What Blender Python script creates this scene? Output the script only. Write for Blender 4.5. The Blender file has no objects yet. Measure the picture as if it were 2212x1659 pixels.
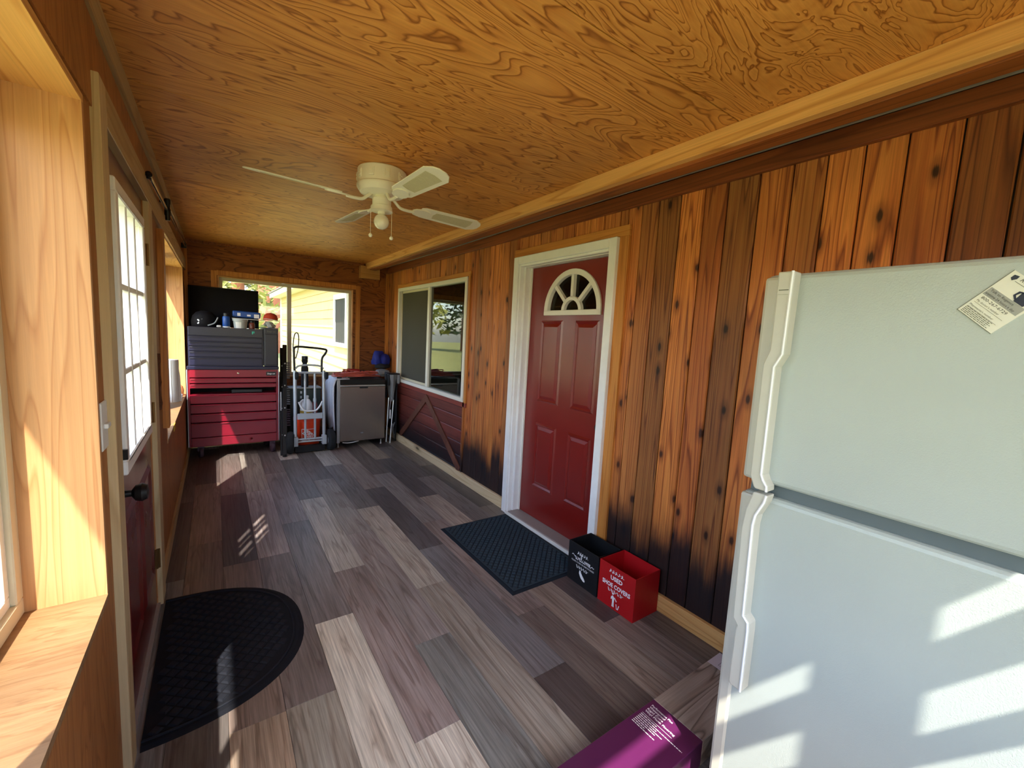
import bpy, bmesh, math, random
from mathutils import Vector, Matrix
random.seed(7)
scene = bpy.context.scene
COL = scene.collection
R = math.radians

# ------------------------------------------------------------------ camera
CAMH = 1.5
YAW, PITCH, ROLL, FPX = R(35.17), R(6.27), R(3.114), 915.5
W, H = 2212.0, 1659.0
_f = Vector((math.sin(YAW)*math.cos(PITCH), math.cos(YAW)*math.cos(PITCH), -math.sin(PITCH)))
_r0 = Vector((math.cos(YAW), -math.sin(YAW), 0)); _u0 = _r0.cross(_f)
_r = _r0*math.cos(ROLL) + _u0*math.sin(ROLL); _u = -_r0*math.sin(ROLL) + _u0*math.cos(ROLL)
cam_d = bpy.data.cameras.new('camera'); cam = bpy.data.objects.new('camera', cam_d); COL.objects.link(cam)
cam_d.sensor_width = 36.0; cam_d.lens = 36.0*FPX/W; cam_d.clip_start = 0.02; cam_d.clip_end = 500
mw = Matrix((_r, _u, -_f)).transposed().to_4x4(); mw.translation = (0, 0, CAMH)
cam.matrix_world = mw
scene.camera = cam

def ray(px, py): return _r*((px-W/2)/FPX) - _u*((py-H/2)/FPX) + _f
def PZ(px, py, z): d = ray(px, py); return Vector((0, 0, CAMH)) + d*((z-CAMH)/d.z)
def PX(px, py, x): d = ray(px, py); return Vector((0, 0, CAMH)) + d*(x/d.x)
def PY(px, py, y): d = ray(px, py); return Vector((0, 0, CAMH)) + d*(y/d.y)

# ------------------------------------------------------------------ world, sun, exposure
SUN = Vector((1.0, 2.1, -2.75)).normalized()
world = bpy.data.worlds.new('world'); scene.world = world; world.use_nodes = True
wt = world.node_tree; wt.nodes.clear()
sky = wt.nodes.new('ShaderNodeTexSky'); sky.sky_type = 'NISHITA'; sky.sun_disc = False
sky.sun_elevation = math.asin(-SUN.z); sky.sun_rotation = math.atan2(-SUN.x, -SUN.y)
sky.air_density = 1.0; sky.dust_density = 1.5; sky.ozone_density = 1.0
bg = wt.nodes.new('ShaderNodeBackground'); bg.inputs[1].default_value = 0.32
wo = wt.nodes.new('ShaderNodeOutputWorld')
wt.links.new(sky.outputs[0], bg.inputs[0]); wt.links.new(bg.outputs[0], wo.inputs[0])
sd = bpy.data.lights.new('sun', 'SUN'); sd.energy = 5.2; sd.angle = R(0.6); sd.color = (1.0, 0.94, 0.84)
so = bpy.data.objects.new('sun', sd); COL.objects.link(so)
so.rotation_euler = SUN.to_track_quat('-Z', 'Y').to_euler(); so.location = (-6, -12, 16)
scene.view_settings.view_transform = 'Standard'; scene.view_settings.look = 'None'
scene.view_settings.exposure = 1.85; scene.view_settings.gamma = 1.0
scene.view_settings.use_curve_mapping = False
try:
    scene.cycles.max_bounces = 14; scene.cycles.diffuse_bounces = 8; scene.cycles.glossy_bounces = 5
    scene.cycles.transparent_max_bounces = 12; scene.cycles.sample_clamp_indirect = 8.0
    scene.cycles.use_denoising = True
except Exception: pass

# ------------------------------------------------------------------ materials
def lin(c):
    return tuple(((v/255.0)/12.92 if v/255.0 <= 0.04045 else (((v/255.0)+0.055)/1.055)**2.4) for v in c)
def L4(c): return (*lin(c), 1.0)

class NT:
    def __init__(s, name):
        s.m = bpy.data.materials.new(name); s.m.use_nodes = True; s.t = s.m.node_tree; s.t.nodes.clear()
        s.o = s.n('ShaderNodeOutputMaterial')
    def n(s, ty, **kw):
        a = s.t.nodes.new(ty)
        for k, v in kw.items(): setattr(a, k, v)
        return a
    def put(s, node, i, v):
        if v is None: return
        if isinstance(v, bpy.types.NodeSocket): s.t.links.new(v, node.inputs[i])
        else:
            inp = node.inputs[i]
            try: inp.default_value = v
            except Exception: inp.default_value = (*v, 1.0) if len(v) == 3 else v[:3]
    def math(s, op, a, b=None, c=None, clamp=False):
        x = s.n('ShaderNodeMath', operation=op, use_clamp=clamp); s.put(x, 0, a); s.put(x, 1, b); s.put(x, 2, c); return x.outputs[0]
    def vmath(s, op, a, b=None):
        x = s.n('ShaderNodeVectorMath', operation=op); s.put(x, 0, a); s.put(x, 1, b); return x.outputs[0]
    def pos(s): return s.n('ShaderNodeNewGeometry').outputs['Position']
    def sep(s, v): x = s.n('ShaderNodeSeparateXYZ'); s.put(x, 0, v); return x.outputs
    def info(s): return s.n('ShaderNodeObjectInfo')
    def noise(s, v, scale=1.0, detail=2.0, rough=0.5, dist=0.0):
        x = s.n('ShaderNodeTexNoise'); s.put(x, 'Vector', v); s.put(x, 'Scale', scale); s.put(x, 'Detail', detail)
        s.put(x, 'Roughness', rough); s.put(x, 'Distortion', dist); return x.outputs[0]
    def voro(s, v, scale=1.0, feature='F1'):
        x = s.n('ShaderNodeTexVoronoi', feature=feature); s.put(x, 'Vector', v); s.put(x, 'Scale', scale); return x.outputs
    def ramp(s, f, pts, interp='LINEAR'):
        x = s.n('ShaderNodeValToRGB'); cr = x.color_ramp; cr.interpolation = interp
        while len(cr.elements) < len(pts): cr.elements.new(0.5)
        for e, (p, c) in zip(cr.elements, pts):
            e.position = p; e.color = (c, c, c, 1) if isinstance(c, (int, float)) else (*c[:3], 1)
        s.put(x, 0, f); return x.outputs[0]
    def mix(s, f, a, b, blend='MIX'):
        x = s.n('ShaderNodeMix', data_type='RGBA', blend_type=blend); s.put(x, 0, f)
        for i, v in ((6, a), (7, b)):
            if isinstance(v, bpy.types.NodeSocket): s.t.links.new(v, x.inputs[i])
            else: x.inputs[i].default_value = (*v[:3], 1.0)
        return x.outputs[2]
    def maprange(s, v, a, b, c=0.0, d=1.0, smooth=False):
        x = s.n('ShaderNodeMapRange'); x.clamp = True
        if smooth: x.interpolation_type = 'SMOOTHSTEP'
        for i, q in enumerate((v, a, b, c, d)): s.put(x, i, q)
        return x.outputs[0]
    def bump(s, h, strength=0.2, dist=0.005):
        x = s.n('ShaderNodeBump'); s.put(x, 'Strength', strength); s.put(x, 'Distance', dist); s.put(x, 'Height', h); return x.outputs[0]
    def bsdf(s, col, rough=0.5, metal=0.0, normal=None, spec=0.5, coat=0.0, trans=0.0, **kw):
        b = s.n('ShaderNodeBsdfPrincipled'); s.put(b, 'Base Color', col); s.put(b, 'Roughness', rough); s.put(b, 'Metallic', metal)
        s.put(b, 'Specular IOR Level', spec); s.put(b, 'Coat Weight', coat); s.put(b, 'Coat Roughness', 0.15)
        s.put(b, 'Transmission Weight', trans)
        for k, v in kw.items(): s.put(b, k, v)
        if normal is not None: s.put(b, 'Normal', normal)
        s.t.links.new(b.outputs[0], s.o.inputs[0]); return b

def plain(name, c, rough=0.5, metal=0.0, spec=0.5, coat=0.0, var=0.08, vs=14.0, bump=0.0, bs=200.0):
    k = NT(name); c = lin(c)
    v = k.noise(k.pos(), vs, 3.0, 0.6)
    col = k.mix(v, tuple(x*(1-var) for x in c), tuple(min(1, x*(1+var)) for x in c))
    nm = k.bump(k.noise(k.pos(), bs, 2.0), bump, 0.002) if bump else None
    k.bsdf(col, k.maprange(v, 0.3, 0.7, max(0.02, rough-0.04), rough+0.04), metal, nm, spec, coat); return k.m

def wood(name, light, mid, dark, axis='y', freq=9.0, along=0.5, across=3.0, scale=1.2, fine=140.0, knots=0.0, tint=False,
         rough=0.55, stain=None, bump=0.08, dist=0.5, contrast=1.0, spec=0.35, knotscale=(6.0, 2.0), blotch=0.25, coat=0.0, detail=1.2, streak=0.28):
    k = NT(name); light, mid, dark = lin(light), lin(mid), lin(dark)
    p = k.pos(); inf = k.info(); ai = 'xyz'.index(axis)
    rnd = k.math('MULTIPLY', inf.outputs['Random'], 61.7)
    cmb = k.n('ShaderNodeCombineXYZ')
    for i in range(3): k.put(cmb, i, rnd)
    pr = k.vmath('ADD', p, cmb.outputs[0])
    sc = [across]*3; sc[ai] = along
    v1 = k.vmath('MULTIPLY', pr, tuple(sc))
    n1 = k.noise(v1, scale, detail, 0.5, dist)
    fr = k.math('FRACT', k.math('MULTIPLY', n1, freq))
    col = k.ramp(fr, [(0.0, light), (0.45, tuple((a+b)/2 for a, b in zip(light, mid))), (0.70, mid), (0.86, dark), (0.95, mid), (1.0, light)])
    col = k.mix(contrast, mid, col) if contrast < 1 else col
    sf = [fine]*3; sf[ai] = 3.0
    n2 = k.noise(k.vmath('MULTIPLY', pr, tuple(sf)), 1.0, 4.0, 0.7)
    col = k.mix(1.0, col, k.ramp(n2, [(0.28, 1.0-streak), (0.72, 1.0+0.4*streak)]), 'MULTIPLY')
    sb = [1.6]*3; sb[ai] = 0.7
    n3 = k.noise(k.vmath('MULTIPLY', pr, tuple(sb)), 1.0, 3.0, 0.6)
    col = k.mix(1.0, col, k.ramp(n3, [(0.3, 1-blotch), (0.7, 1+blotch*0.5)]), 'MULTIPLY')
    hgt = k.math('ADD', fr, n2)
    if knots > 0:
        o3 = k.sep(pr); oth = [o3[q] for q in range(3) if q != ai]
        kv = k.n('ShaderNodeCombineXYZ'); k.put(kv, 0, k.math('MULTIPLY', k.math('ADD', oth[0], oth[1]), knotscale[0])); k.put(kv, 1, k.math('MULTIPLY', o3[ai], knotscale[1]))
        vn = k.n('ShaderNodeTexVoronoi', voronoi_dimensions='2D', feature='F1'); k.put(vn, 'Vector', kv.outputs[0]); k.put(vn, 'Scale', 1.0); vo = vn.outputs
        keep = k.math('GREATER_THAN', k.sep(vo[1])[0], 1.0-knots)
        kd = k.math('ADD', vo[0], k.math('MULTIPLY', k.math('SUBTRACT', n2, 0.5), 0.12))
        core = k.math('MULTIPLY', k.maprange(kd, 0.045, 0.105, 1, 0, True), keep)
        halo = k.math('MULTIPLY', k.maprange(kd, 0.08, 0.26, 0.5, 0, True), keep)
        col = k.mix(halo, col, tuple(x*0.55 for x in dark)); col = k.mix(core, col, tuple(x*0.22 for x in dark))
    if tint: col = k.mix(1.0, col, inf.outputs['Color'], 'MULTIPLY')
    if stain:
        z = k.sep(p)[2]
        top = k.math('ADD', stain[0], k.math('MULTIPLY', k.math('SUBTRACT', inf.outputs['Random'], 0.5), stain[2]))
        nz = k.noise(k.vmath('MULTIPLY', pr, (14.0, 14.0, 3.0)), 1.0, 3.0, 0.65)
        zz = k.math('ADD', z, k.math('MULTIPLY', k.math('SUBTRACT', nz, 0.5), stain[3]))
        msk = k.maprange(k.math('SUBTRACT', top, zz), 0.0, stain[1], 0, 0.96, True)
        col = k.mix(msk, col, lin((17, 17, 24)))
    k.bsdf(col, rough, 0.0, k.bump(hgt, bump, 0.004), spec, coat); return k.m

def glass_mat(name, tint=(1, 1, 1), refl=1.0, dark=1.0):
    k = NT(name)
    tr = k.n('ShaderNodeBsdfTransparent'); tr.inputs[0].default_value = (*[c*dark for c in tint], 1)
    gl = k.n('ShaderNodeBsdfGlossy'); gl.inputs['Roughness'].default_value = 0.012
    ge = k.n('ShaderNodeNewGeometry'); dt = k.n('ShaderNodeVectorMath', operation='DOT_PRODUCT')
    k.t.links.new(ge.outputs['Normal'], dt.inputs[0]); k.t.links.new(ge.outputs['Incoming'], dt.inputs[1])
    om = k.math('SUBTRACT', 1.0, k.math('ABSOLUTE', dt.outputs['Value']), clamp=True)
    fac = k.math('MULTIPLY', k.math('ADD', 0.04, k.math('MULTIPLY', k.math('POWER', om, 5.0), 0.96)), refl, clamp=True)
    mx = k.n('ShaderNodeMixShader'); k.t.links.new(fac, mx.inputs[0]); k.t.links.new(tr.outputs[0], mx.inputs[1]); k.t.links.new(gl.outputs[0], mx.inputs[2])
    k.t.links.new(mx.outputs[0], k.o.inputs[0]); return k.m

M = {}
M['ply_ceiling'] = wood('ply_ceiling', (222, 156, 80), (206, 136, 63), (148, 86, 33), 'x', 19, 1.0, 3.8, 1.0, 110, 0, False, 0.5, None, 0.05, 0.9, 0.95, 0.4, blotch=0.16, detail=3.2, streak=0.16)
M['ply_fine'] = wood('ply_fine', (222, 156, 80), (206, 136, 63), (142, 80, 30), 'x', 20, 2.2, 6.0, 1.0, 110, 0, False, 0.5, None, 0.05, 1.0, 0.95, 0.4, blotch=0.14, detail=3.5, streak=0.14)
M['ply_wall'] = wood('ply_wall', (180, 122, 66), (164, 104, 52), (124, 70, 30), 'z', 10, 1.2, 5.0, 1.0, 110, 0, False, 0.55, None, 0.05, 0.7, 0.45, 0.35, blotch=0.25, detail=3, streak=0.2)
M['ply_dark'] = wood('ply_dark', (152, 90, 38), (132, 72, 27), (78, 36, 13), 'x', 11, 1.4, 5.0, 1.0, 110, 0, False, 0.55, None, 0.05, 0.7, 0.85, 0.35, blotch=0.3, detail=3, streak=0.2)  # end wall stain, its backlit dimness put into the colour
PINE = dict(rough=0.5, bump=0.04, dist=0.35, spec=0.35)
M['pine'] = wood('pine', (214, 164, 112), (202, 148, 96), (172, 112, 64), 'z', 12, 0.55, 13.0, 1.0, 160, 0.22, blotch=0.12, contrast=0.5, knotscale=(5.0, 2.0), streak=0.14, **PINE)
M['pine_y'] = wood('pine_y', (238, 186, 118), (226, 168, 98), (190, 124, 60), 'y', 8, 0.5, 9.0, 1.0, 160, 0.12, blotch=0.15, contrast=0.6, knotscale=(5.0, 1.2), streak=0.16, **PINE)
M['pine_x'] = wood('pine_x', (206, 156, 90), (190, 138, 74), (152, 96, 42), 'x', 8, 0.5, 9.0, 1.0, 160, 0.05, blotch=0.15, contrast=0.6, streak=0.16, **PINE)
M['pine_pale'] = wood('pine_pale', (232, 210, 170), (224, 198, 154), (196, 162, 112), 'y', 8, 0.5, 9.0, 1.0, 160, 0.2, blotch=0.08, contrast=0.5, knotscale=(5.0, 1.5), streak=0.1, **PINE)
M['pine_grey'] = wood('pine_grey', (208, 186, 146), (196, 170, 126), (168, 138, 94), 'z', 8, 0.5, 9.0, 1.0, 160, 0.15, blotch=0.12, contrast=0.5, knotscale=(5.0, 1.5), streak=0.12, **PINE)
M['pine_grey_y'] = wood('pine_grey_y', (200, 174, 130), (184, 154, 108), (154, 120, 76), 'y', 8, 0.5, 9.0, 1.0, 160, 0.15, blotch=0.15, contrast=0.5, knotscale=(5.0, 1.5), streak=0.14, **PINE)
M['sill'] = wood('sill', (186, 148, 106), (172, 132, 90), (128, 90, 58), 'x', 7, 2.2, 7.0, 1.0, 90, 0, blotch=0.38, contrast=0.38, detail=5, streak=0.2, rough=0.55, bump=0.25, dist=1.2, spec=0.3)
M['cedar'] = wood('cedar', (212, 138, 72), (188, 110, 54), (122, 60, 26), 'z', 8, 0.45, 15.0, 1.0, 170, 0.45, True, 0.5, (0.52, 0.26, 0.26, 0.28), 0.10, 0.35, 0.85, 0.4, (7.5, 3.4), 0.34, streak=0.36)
M['cedar_plain'] = wood('cedar_plain', (214, 146, 70), (200, 128, 56), (164, 94, 36), 'z', 7, 0.45, 12.0, 1.0, 150, 0.1, False, 0.5, None, 0.08, 0.35, 0.6, 0.4, blotch=0.2, streak=0.22)
M['cedar_plain_y'] = wood('cedar_plain_y', (214, 146, 70), (200, 128, 56), (164, 94, 36), 'y', 7, 0.45, 12.0, 1.0, 150, 0.1, False, 0.5, None, 0.08, 0.35, 0.6, 0.4, blotch=0.2, streak=0.22)
M['redwood_y'] = wood('redwood_y', (136, 66, 54), (118, 54, 45), (88, 38, 34), 'y', 6, 0.4, 12.0, 1.0, 150, 0, True, 0.5, (0.52, 0.36, 0.02, 0.16), 0.08, 0.4, 0.6, 0.4, blotch=0.3)
M['redwood_brace'] = wood('redwood_brace', (134, 84, 64), (114, 68, 52), (82, 48, 38), 'z', 6, 0.4, 12.0, 1.0, 150, 0, False, 0.5, (0.25, 0.36, 0.02, 0.1), 0.08, 0.4, 0.6, 0.4, blotch=0.3)
M['frieze'] = wood('frieze', (158, 86, 44), (138, 70, 34), (96, 44, 20), 'y', 6, 0.4, 12.0, 1.0, 150, 0.1, False, 0.45, None, 0.08, 0.4, 0.6, 0.45, blotch=0.35)
M['soffit_board'] = wood('soffit_board', (168, 98, 48), (146, 80, 38), (98, 50, 22), 'y', 6, 0.4, 12.0, 1.0, 150, 0.1, False, 0.5, None, 0.08, 0.4, 0.6, 0.4, blotch=0.35)
M['plank'] = wood('plank', (255, 252, 250), (236, 226, 220), (186, 172, 166), 'y', 6, 0.7, 11.0, 1.0, 120, 0.0, True, 0.37, None, 0.04, 0.6, 0.7, 0.45, blotch=0.34, detail=3, streak=0.50)
M['subfloor'] = plain('subfloor', (40, 34, 32), 0.8)
M['white_paint'] = plain('white_paint', (232, 230, 222), 0.4, var=0.05, bump=0.03)
M['white_worn'] = plain('white_worn', (238, 238, 236), 0.45, var=0.09, vs=9, bump=0.04)
M['vinyl'] = plain('vinyl', (232, 230, 218), 0.35, var=0.03)
M['vinyl_tan'] = plain('vinyl_tan', (206, 196, 166), 0.4, var=0.04)
M['door_red'] = plain('door_red', (122, 21, 15), 0.32, var=0.10, vs=3.0, coat=0.3, bump=0.03)
M['door_red_in'] = plain('door_red_in', (98, 20, 17), 0.30, var=0.12, vs=4.0, coat=0.3, bump=0.03)
M['glass'] = glass_mat('glass')
M['glass_house'] = glass_mat('glass_house', (0.75, 0.8, 0.72), 1.5, 0.75)
M['screen'] = plain('screen', (66, 62, 48), 0.8, var=0.1, vs=60)
M['blind_dark'] = plain('blind_dark', (40, 40, 34), 0.85)
M['fridge_white'] = (lambda k: (k.bsdf(k.mix(k.noise(k.pos(), 3.0, 3.0), lin((157, 165, 159)), lin((168, 176, 170))), 0.34, 0, k.bump(k.noise(k.pos(), 260.0, 2.0, 0.6, 0.6), 0.35, 0.0015), 0.5), k.m)[1])(NT('fridge_white'))
M['fridge_trim'] = plain('fridge_trim', (186, 184, 170), 0.38, var=0.06, vs=25)
M['gasket'] = plain('gasket', (120, 130, 128), 0.6)
M['seam_grey'] = plain('seam_grey', (84, 94, 96), 0.6)
M['card'] = plain('card', (214, 214, 200), 0.5)
M['print_grey'] = plain('print_grey', (104, 106, 92), 0.7)
M['print_dark'] = plain('print_dark', (60, 62, 56), 0.7)
M['print_band'] = plain('print_band', (150, 152, 146), 0.7)
M['print_navy'] = plain('print_navy', (30, 36, 56), 0.6)
M['print_white'] = plain('print_white', (236, 236, 236), 0.6, var=0.03)
M['print_teal'] = plain('print_teal', (60, 190, 160), 0.6)
M['box_black'] = plain('box_black', (7, 8, 13), 0.6)
M['box_red'] = plain('box_red', (176, 10, 18), 0.5)
M['purple'] = plain('purple', (78, 24, 68), 0.35, var=0.08, coat=0.3)
M['box_wood'] = wood('box_wood', (188, 172, 156), (164, 146, 130), (112, 96, 84), 'x', 7, 0.9, 7.0, 1.0, 120, 0, False, 0.4, None, 0.0, 0.8, 1.0, 0.4, blotch=0.35, detail=2.5)
M['box_label'] = plain('box_label', (196, 186, 190), 0.5)
M['mat_dark'] = plain('mat_dark', (27, 34, 42), 0.9, spec=0.2, bump=0.5, bs=500)
M['mat_rib'] = plain('mat_rib', (46, 60, 70), 0.9, spec=0.2, bump=0.7, bs=700)
M['mat_black'] = plain('mat_black', (17, 19, 27), 0.85, spec=0.25, bump=0.5, bs=500)
M['mat_black_rib'] = plain('mat_black_rib', (26, 29, 38), 0.8, spec=0.25, bump=0.7, bs=700)
M['sill_grey'] = plain('sill_grey', (150, 140, 134), 0.5, var=0.12, vs=20, bump=0.1)
M['alu'] = plain('alu', (198, 202, 206), 0.32, 0.85, var=0.05)
M['alu_paint'] = plain('alu_paint', (186, 196, 204), 0.4, 0.4, var=0.05)
M['steel_brushed'] = (lambda k: (k.bsdf(k.mix(k.noise(k.vmath('MULTIPLY', k.pos(), (300, 300, 2)), 1.0, 2.0), lin((160, 150, 143)), lin((182, 172, 165))), 0.27, 0.9, None, 0.5), k.m)[1])(NT('steel_brushed'))
M['chrome'] = plain('chrome', (210, 205, 195), 0.16, 1.0, var=0.03)
M['brass'] = plain('brass', (132, 98, 58), 0.4, 0.9, var=0.1, vs=60)
M['black_metal'] = plain('black_metal', (20, 20, 22), 0.42, 0.3)
M['black_plastic'] = plain('black_plastic', (22, 22, 24), 0.45)
M['rubber'] = plain('rubber', (34, 36, 38), 0.8, spec=0.3)
M['fan_white'] = plain('fan_white', (244, 240, 224), 0.35, var=0.03)
M['fan_cane'] = plain('fan_cane', (206, 198, 164), 0.55, var=0.15, vs=160, bump=0.5, bs=260)
M['bulb'] = plain('bulb', (240, 236, 222), 0.12, var=0.02, coat=0.4)
M['chest_red'] = plain('chest_red', (128, 14, 36), 0.32, var=0.10, vs=4, coat=0.35)
M['chest_dark'] = plain('chest_dark', (34, 34, 46), 0.42, var=0.25, vs=18, coat=0.1)
M['chest_navy'] = plain('chest_navy', (22, 22, 50), 0.40, var=0.3, vs=14, coat=0.1)
M['chest_in'] = plain('chest_in', (12, 9, 11), 0.75, spec=0.2)
M['caster'] = plain('caster', (62, 42, 56), 0.6, var=0.2, vs=40)
M['plastic_white'] = plain('plastic_white', (226, 228, 228), 0.4, var=0.03)
M['plastic_clear'] = plain('plastic_clear', (176, 180, 176), 0.35, var=0.1, vs=60)
M['orange'] = plain('orange', (222, 62, 20), 0.42, var=0.06)
M['cap_orange'] = plain('cap_orange', (196, 64, 32), 0.8, var=0.08)
M['blue'] = plain('blue', (22, 74, 150), 0.35, var=0.08)
M['blue_bag'] = plain('blue_bag', (20, 36, 130), 0.7, var=0.25, vs=12)
M['green_dark'] = plain('green_dark', (34, 48, 42), 0.45, var=0.2, vs=30)
M['red_plastic'] = plain('red_plastic', (150, 26, 26), 0.4, var=0.1)
M['yellow'] = plain('yellow', (214, 176, 30), 0.5, var=0.06)
M['gold'] = plain('gold', (170, 140, 50), 0.5)
M['paper'] = plain('paper', (226, 222, 214), 0.8, var=0.08, vs=30)
M['cloth_white'] = plain('cloth_white', (206, 210, 222), 0.85, var=0.06, bump=0.4, bs=300)
M['cloth_grey'] = plain('cloth_grey', (126, 128, 132), 0.9, var=0.15, vs=30, bump=0.5, bs=300)
M['cloth_dark'] = plain('cloth_dark', (30, 31, 36), 0.9, var=0.1)
M['cord'] = plain('cord', (188, 84, 66), 0.55, var=0.12)
M['amber'] = plain('amber', (112, 54, 38), 0.35, var=0.2, vs=60)
M['bark'] = plain('bark', (84, 48, 28), 0.9, var=0.5, vs=40, bump=1.0, bs=90)
M['tan'] = plain('tan', (176, 112, 62), 0.6)
M['grass'] = plain('grass', (150, 150, 92), 0.9, var=0.35, vs=1.3, spec=0.1)
M['siding_cream'] = plain('siding_cream', (190, 172, 124), 0.55, var=0.04)
M['trim_white'] = plain('trim_white', (205, 205, 200), 0.5, var=0.03)
M['roof'] = plain('roof', (120, 116, 110), 0.8, var=0.2, vs=30)
M['trunk'] = plain('trunk', (150, 92, 64), 0.9, var=0.35, vs=6, bump=1.0, bs=20)
M['leaf'] = plain('leaf', (140, 142, 76), 0.7, var=0.45, vs=2.0, spec=0.2)
M['leaf_dark'] = plain('leaf_dark', (90, 102, 62), 0.7, var=0.45, vs=2.0, spec=0.2)
M['wire'] = plain('wire', (150, 150, 146), 0.5, 0.5)

# ------------------------------------------------------------------ mesh helpers
class MB:
    def __init__(s): s.v = []; s.f = []
    def add(s, vs, fs):
        o = len(s.v); s.v += [Vector(v) for v in vs]; s.f += [tuple(i+o for i in f) for f in fs]; return s
    def box(s, lo, hi):
        (a, b, c), (d, e, f) = lo, hi
        return s.add([(a,b,c),(d,b,c),(d,e,c),(a,e,c),(a,b,f),(d,b,f),(d,e,f),(a,e,f)],
                     [(0,3,2,1),(4,5,6,7),(0,1,5,4),(1,2,6,5),(2,3,7,6),(3,0,4,7)])
    def bar(s, p, q, w, t, up=(0, 0, 1)):
        p, q = Vector(p), Vector(q); d = (q-p).normalized(); up = Vector(up)
        if abs(d.dot(up)) > 0.98: up = Vector((0, 1, 0))
        a = d.cross(up).normalized()*(w/2); b = a.cross(d).normalized()*(t/2)
        return s.add([p-a-b, p+a-b, p+a+b, p-a+b, q-a-b, q+a-b, q+a+b, q-a+b],
                     [(0,3,2,1),(4,5,6,7),(0,1,5,4),(1,2,6,5),(2,3,7,6),(3,0,4,7)])
    def tube(s, pts, r, n=8, caps=True, closed=False):
        pts = [Vector(p) for p in pts]; N = len(pts); rs = r if isinstance(r, (list, tuple)) else [r]*N
        t0 = (pts[1]-pts[0]).normalized(); a = Vector((0, 0, 1)) if abs(t0.z) < 0.9 else Vector((1, 0, 0))
        a = (a - t0*a.dot(t0)).normalized(); o = len(s.v); vs = []
        for i, p in enumerate(pts):
            if closed: t = (pts[(i+1) % N]-pts[i-1]).normalized()
            elif i == 0: t = t0
            elif i == N-1: t = (pts[-1]-pts[-2]).normalized()
            else: t = ((pts[i+1]-p).normalized()+(p-pts[i-1]).normalized()); t = t.normalized() if t.length > 1e-6 else t0
            a = a - t*a.dot(t); a = a.normalized() if a.length > 1e-6 else t.orthogonal().normalized(); b = t.cross(a)
            vs += [p + (a*math.cos(2*math.pi*k/n) + b*math.sin(2*math.pi*k/n))*rs[i] for k in range(n)]
        fs = []
        for i in range(N if closed else N-1):
            j = (i+1) % N
            for k in range(n): fs.append((i*n+k, i*n+(k+1) % n, j*n+(k+1) % n, j*n+k))
        if caps and not closed: fs += [tuple(range(n))[::-1], tuple((N-1)*n+k for k in range(n))]
        return s.add(vs, fs)
    def lathe(s, prof, c, axis=(0, 0, 1), n=24, caps=True):
        ax = Vector(axis).normalized(); a = ax.orthogonal().normalized(); b = ax.cross(a); c = Vector(c); vs = []
        for r, h in prof: vs += [c + ax*h + (a*math.cos(2*math.pi*k/n)+b*math.sin(2*math.pi*k/n))*max(r, 1e-5) for k in range(n)]
        fs = []
        for i in range(len(prof)-1):
            for k in range(n): fs.append((i*n+k, i*n+(k+1) % n, (i+1)*n+(k+1) % n, (i+1)*n+k))
        if caps: fs += [tuple(range(n))[::-1], tuple((len(prof)-1)*n+k for k in range(n))]
        return s.add(vs, fs)
    def prism(s, poly, U, V, o, dvec):
        U, V, o, d = Vector(U), Vector(V), Vector(o), Vector(dvec); n = len(poly)
        b = [o+U*x+V*y for x, y in poly]
        return s.add(b+[p+d for p in b], [tuple(range(n))[::-1], tuple(range(n, 2*n))]+[(i, (i+1) % n, n+(i+1) % n, n+i) for i in range(n)])
    def flat(s, vs): return s.add(vs, [tuple(range(len(vs)))])

ORG = {}
def finish(o, label=None, cat=None, group=None, kind=None, color=None):
    if label: o['label'] = label
    if cat: o['category'] = cat
    if group: o['group'] = group
    if kind: o['kind'] = kind
    if color: o.color = (*color[:3], 1)
    return o
def thing(name, loc, label, cat, group=None, kind=None):
    o = bpy.data.objects.new(name, None); o.empty_display_size = 0.05; COL.objects.link(o); o.location = loc; ORG[o] = Vector(loc)
    return finish(o, label, cat, group, kind)
def build(mb, name, mat, parent=None, label=None, cat=None, group=None, kind=None, color=None, smooth=False, bevel=0.0, seg=1, recalc=True):
    me = bpy.data.meshes.new(name)
    if parent is not None: org = ORG[parent]
    else:
        xs = [v.x for v in mb.v]; ys = [v.y for v in mb.v]; zs = [v.z for v in mb.v]
        org = Vector(((min(xs)+max(xs))/2, (min(ys)+max(ys))/2, min(zs)))
    me.from_pydata([v-org for v in mb.v], [], mb.f)
    if recalc:
        bm = bmesh.new(); bm.from_mesh(me); bmesh.ops.recalc_face_normals(bm, faces=bm.faces); bm.to_mesh(me); bm.free()
    me.materials.append(M[mat] if isinstance(mat, str) else mat)
    o = bpy.data.objects.new(name, me); COL.objects.link(o); ORG[o] = org
    if parent is not None: o.parent = parent
    else: o.location = org
    if smooth:
        me.polygons.foreach_set('use_smooth', [True]*len(me.polygons))
        if hasattr(me, 'set_sharp_from_angle'): me.set_sharp_from_angle(angle=R(38))
    if bevel:
        b = o.modifiers.new('bevel', 'BEVEL'); b.width = bevel; b.segments = seg; b.limit_method = 'ANGLE'; b.angle_limit = R(40)
    return finish(o, label, cat, group, kind, color)
def bx(name, mat, lo, hi, parent=None, **kw): return build(MB().box(lo, hi), name, mat, parent, **kw)

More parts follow.
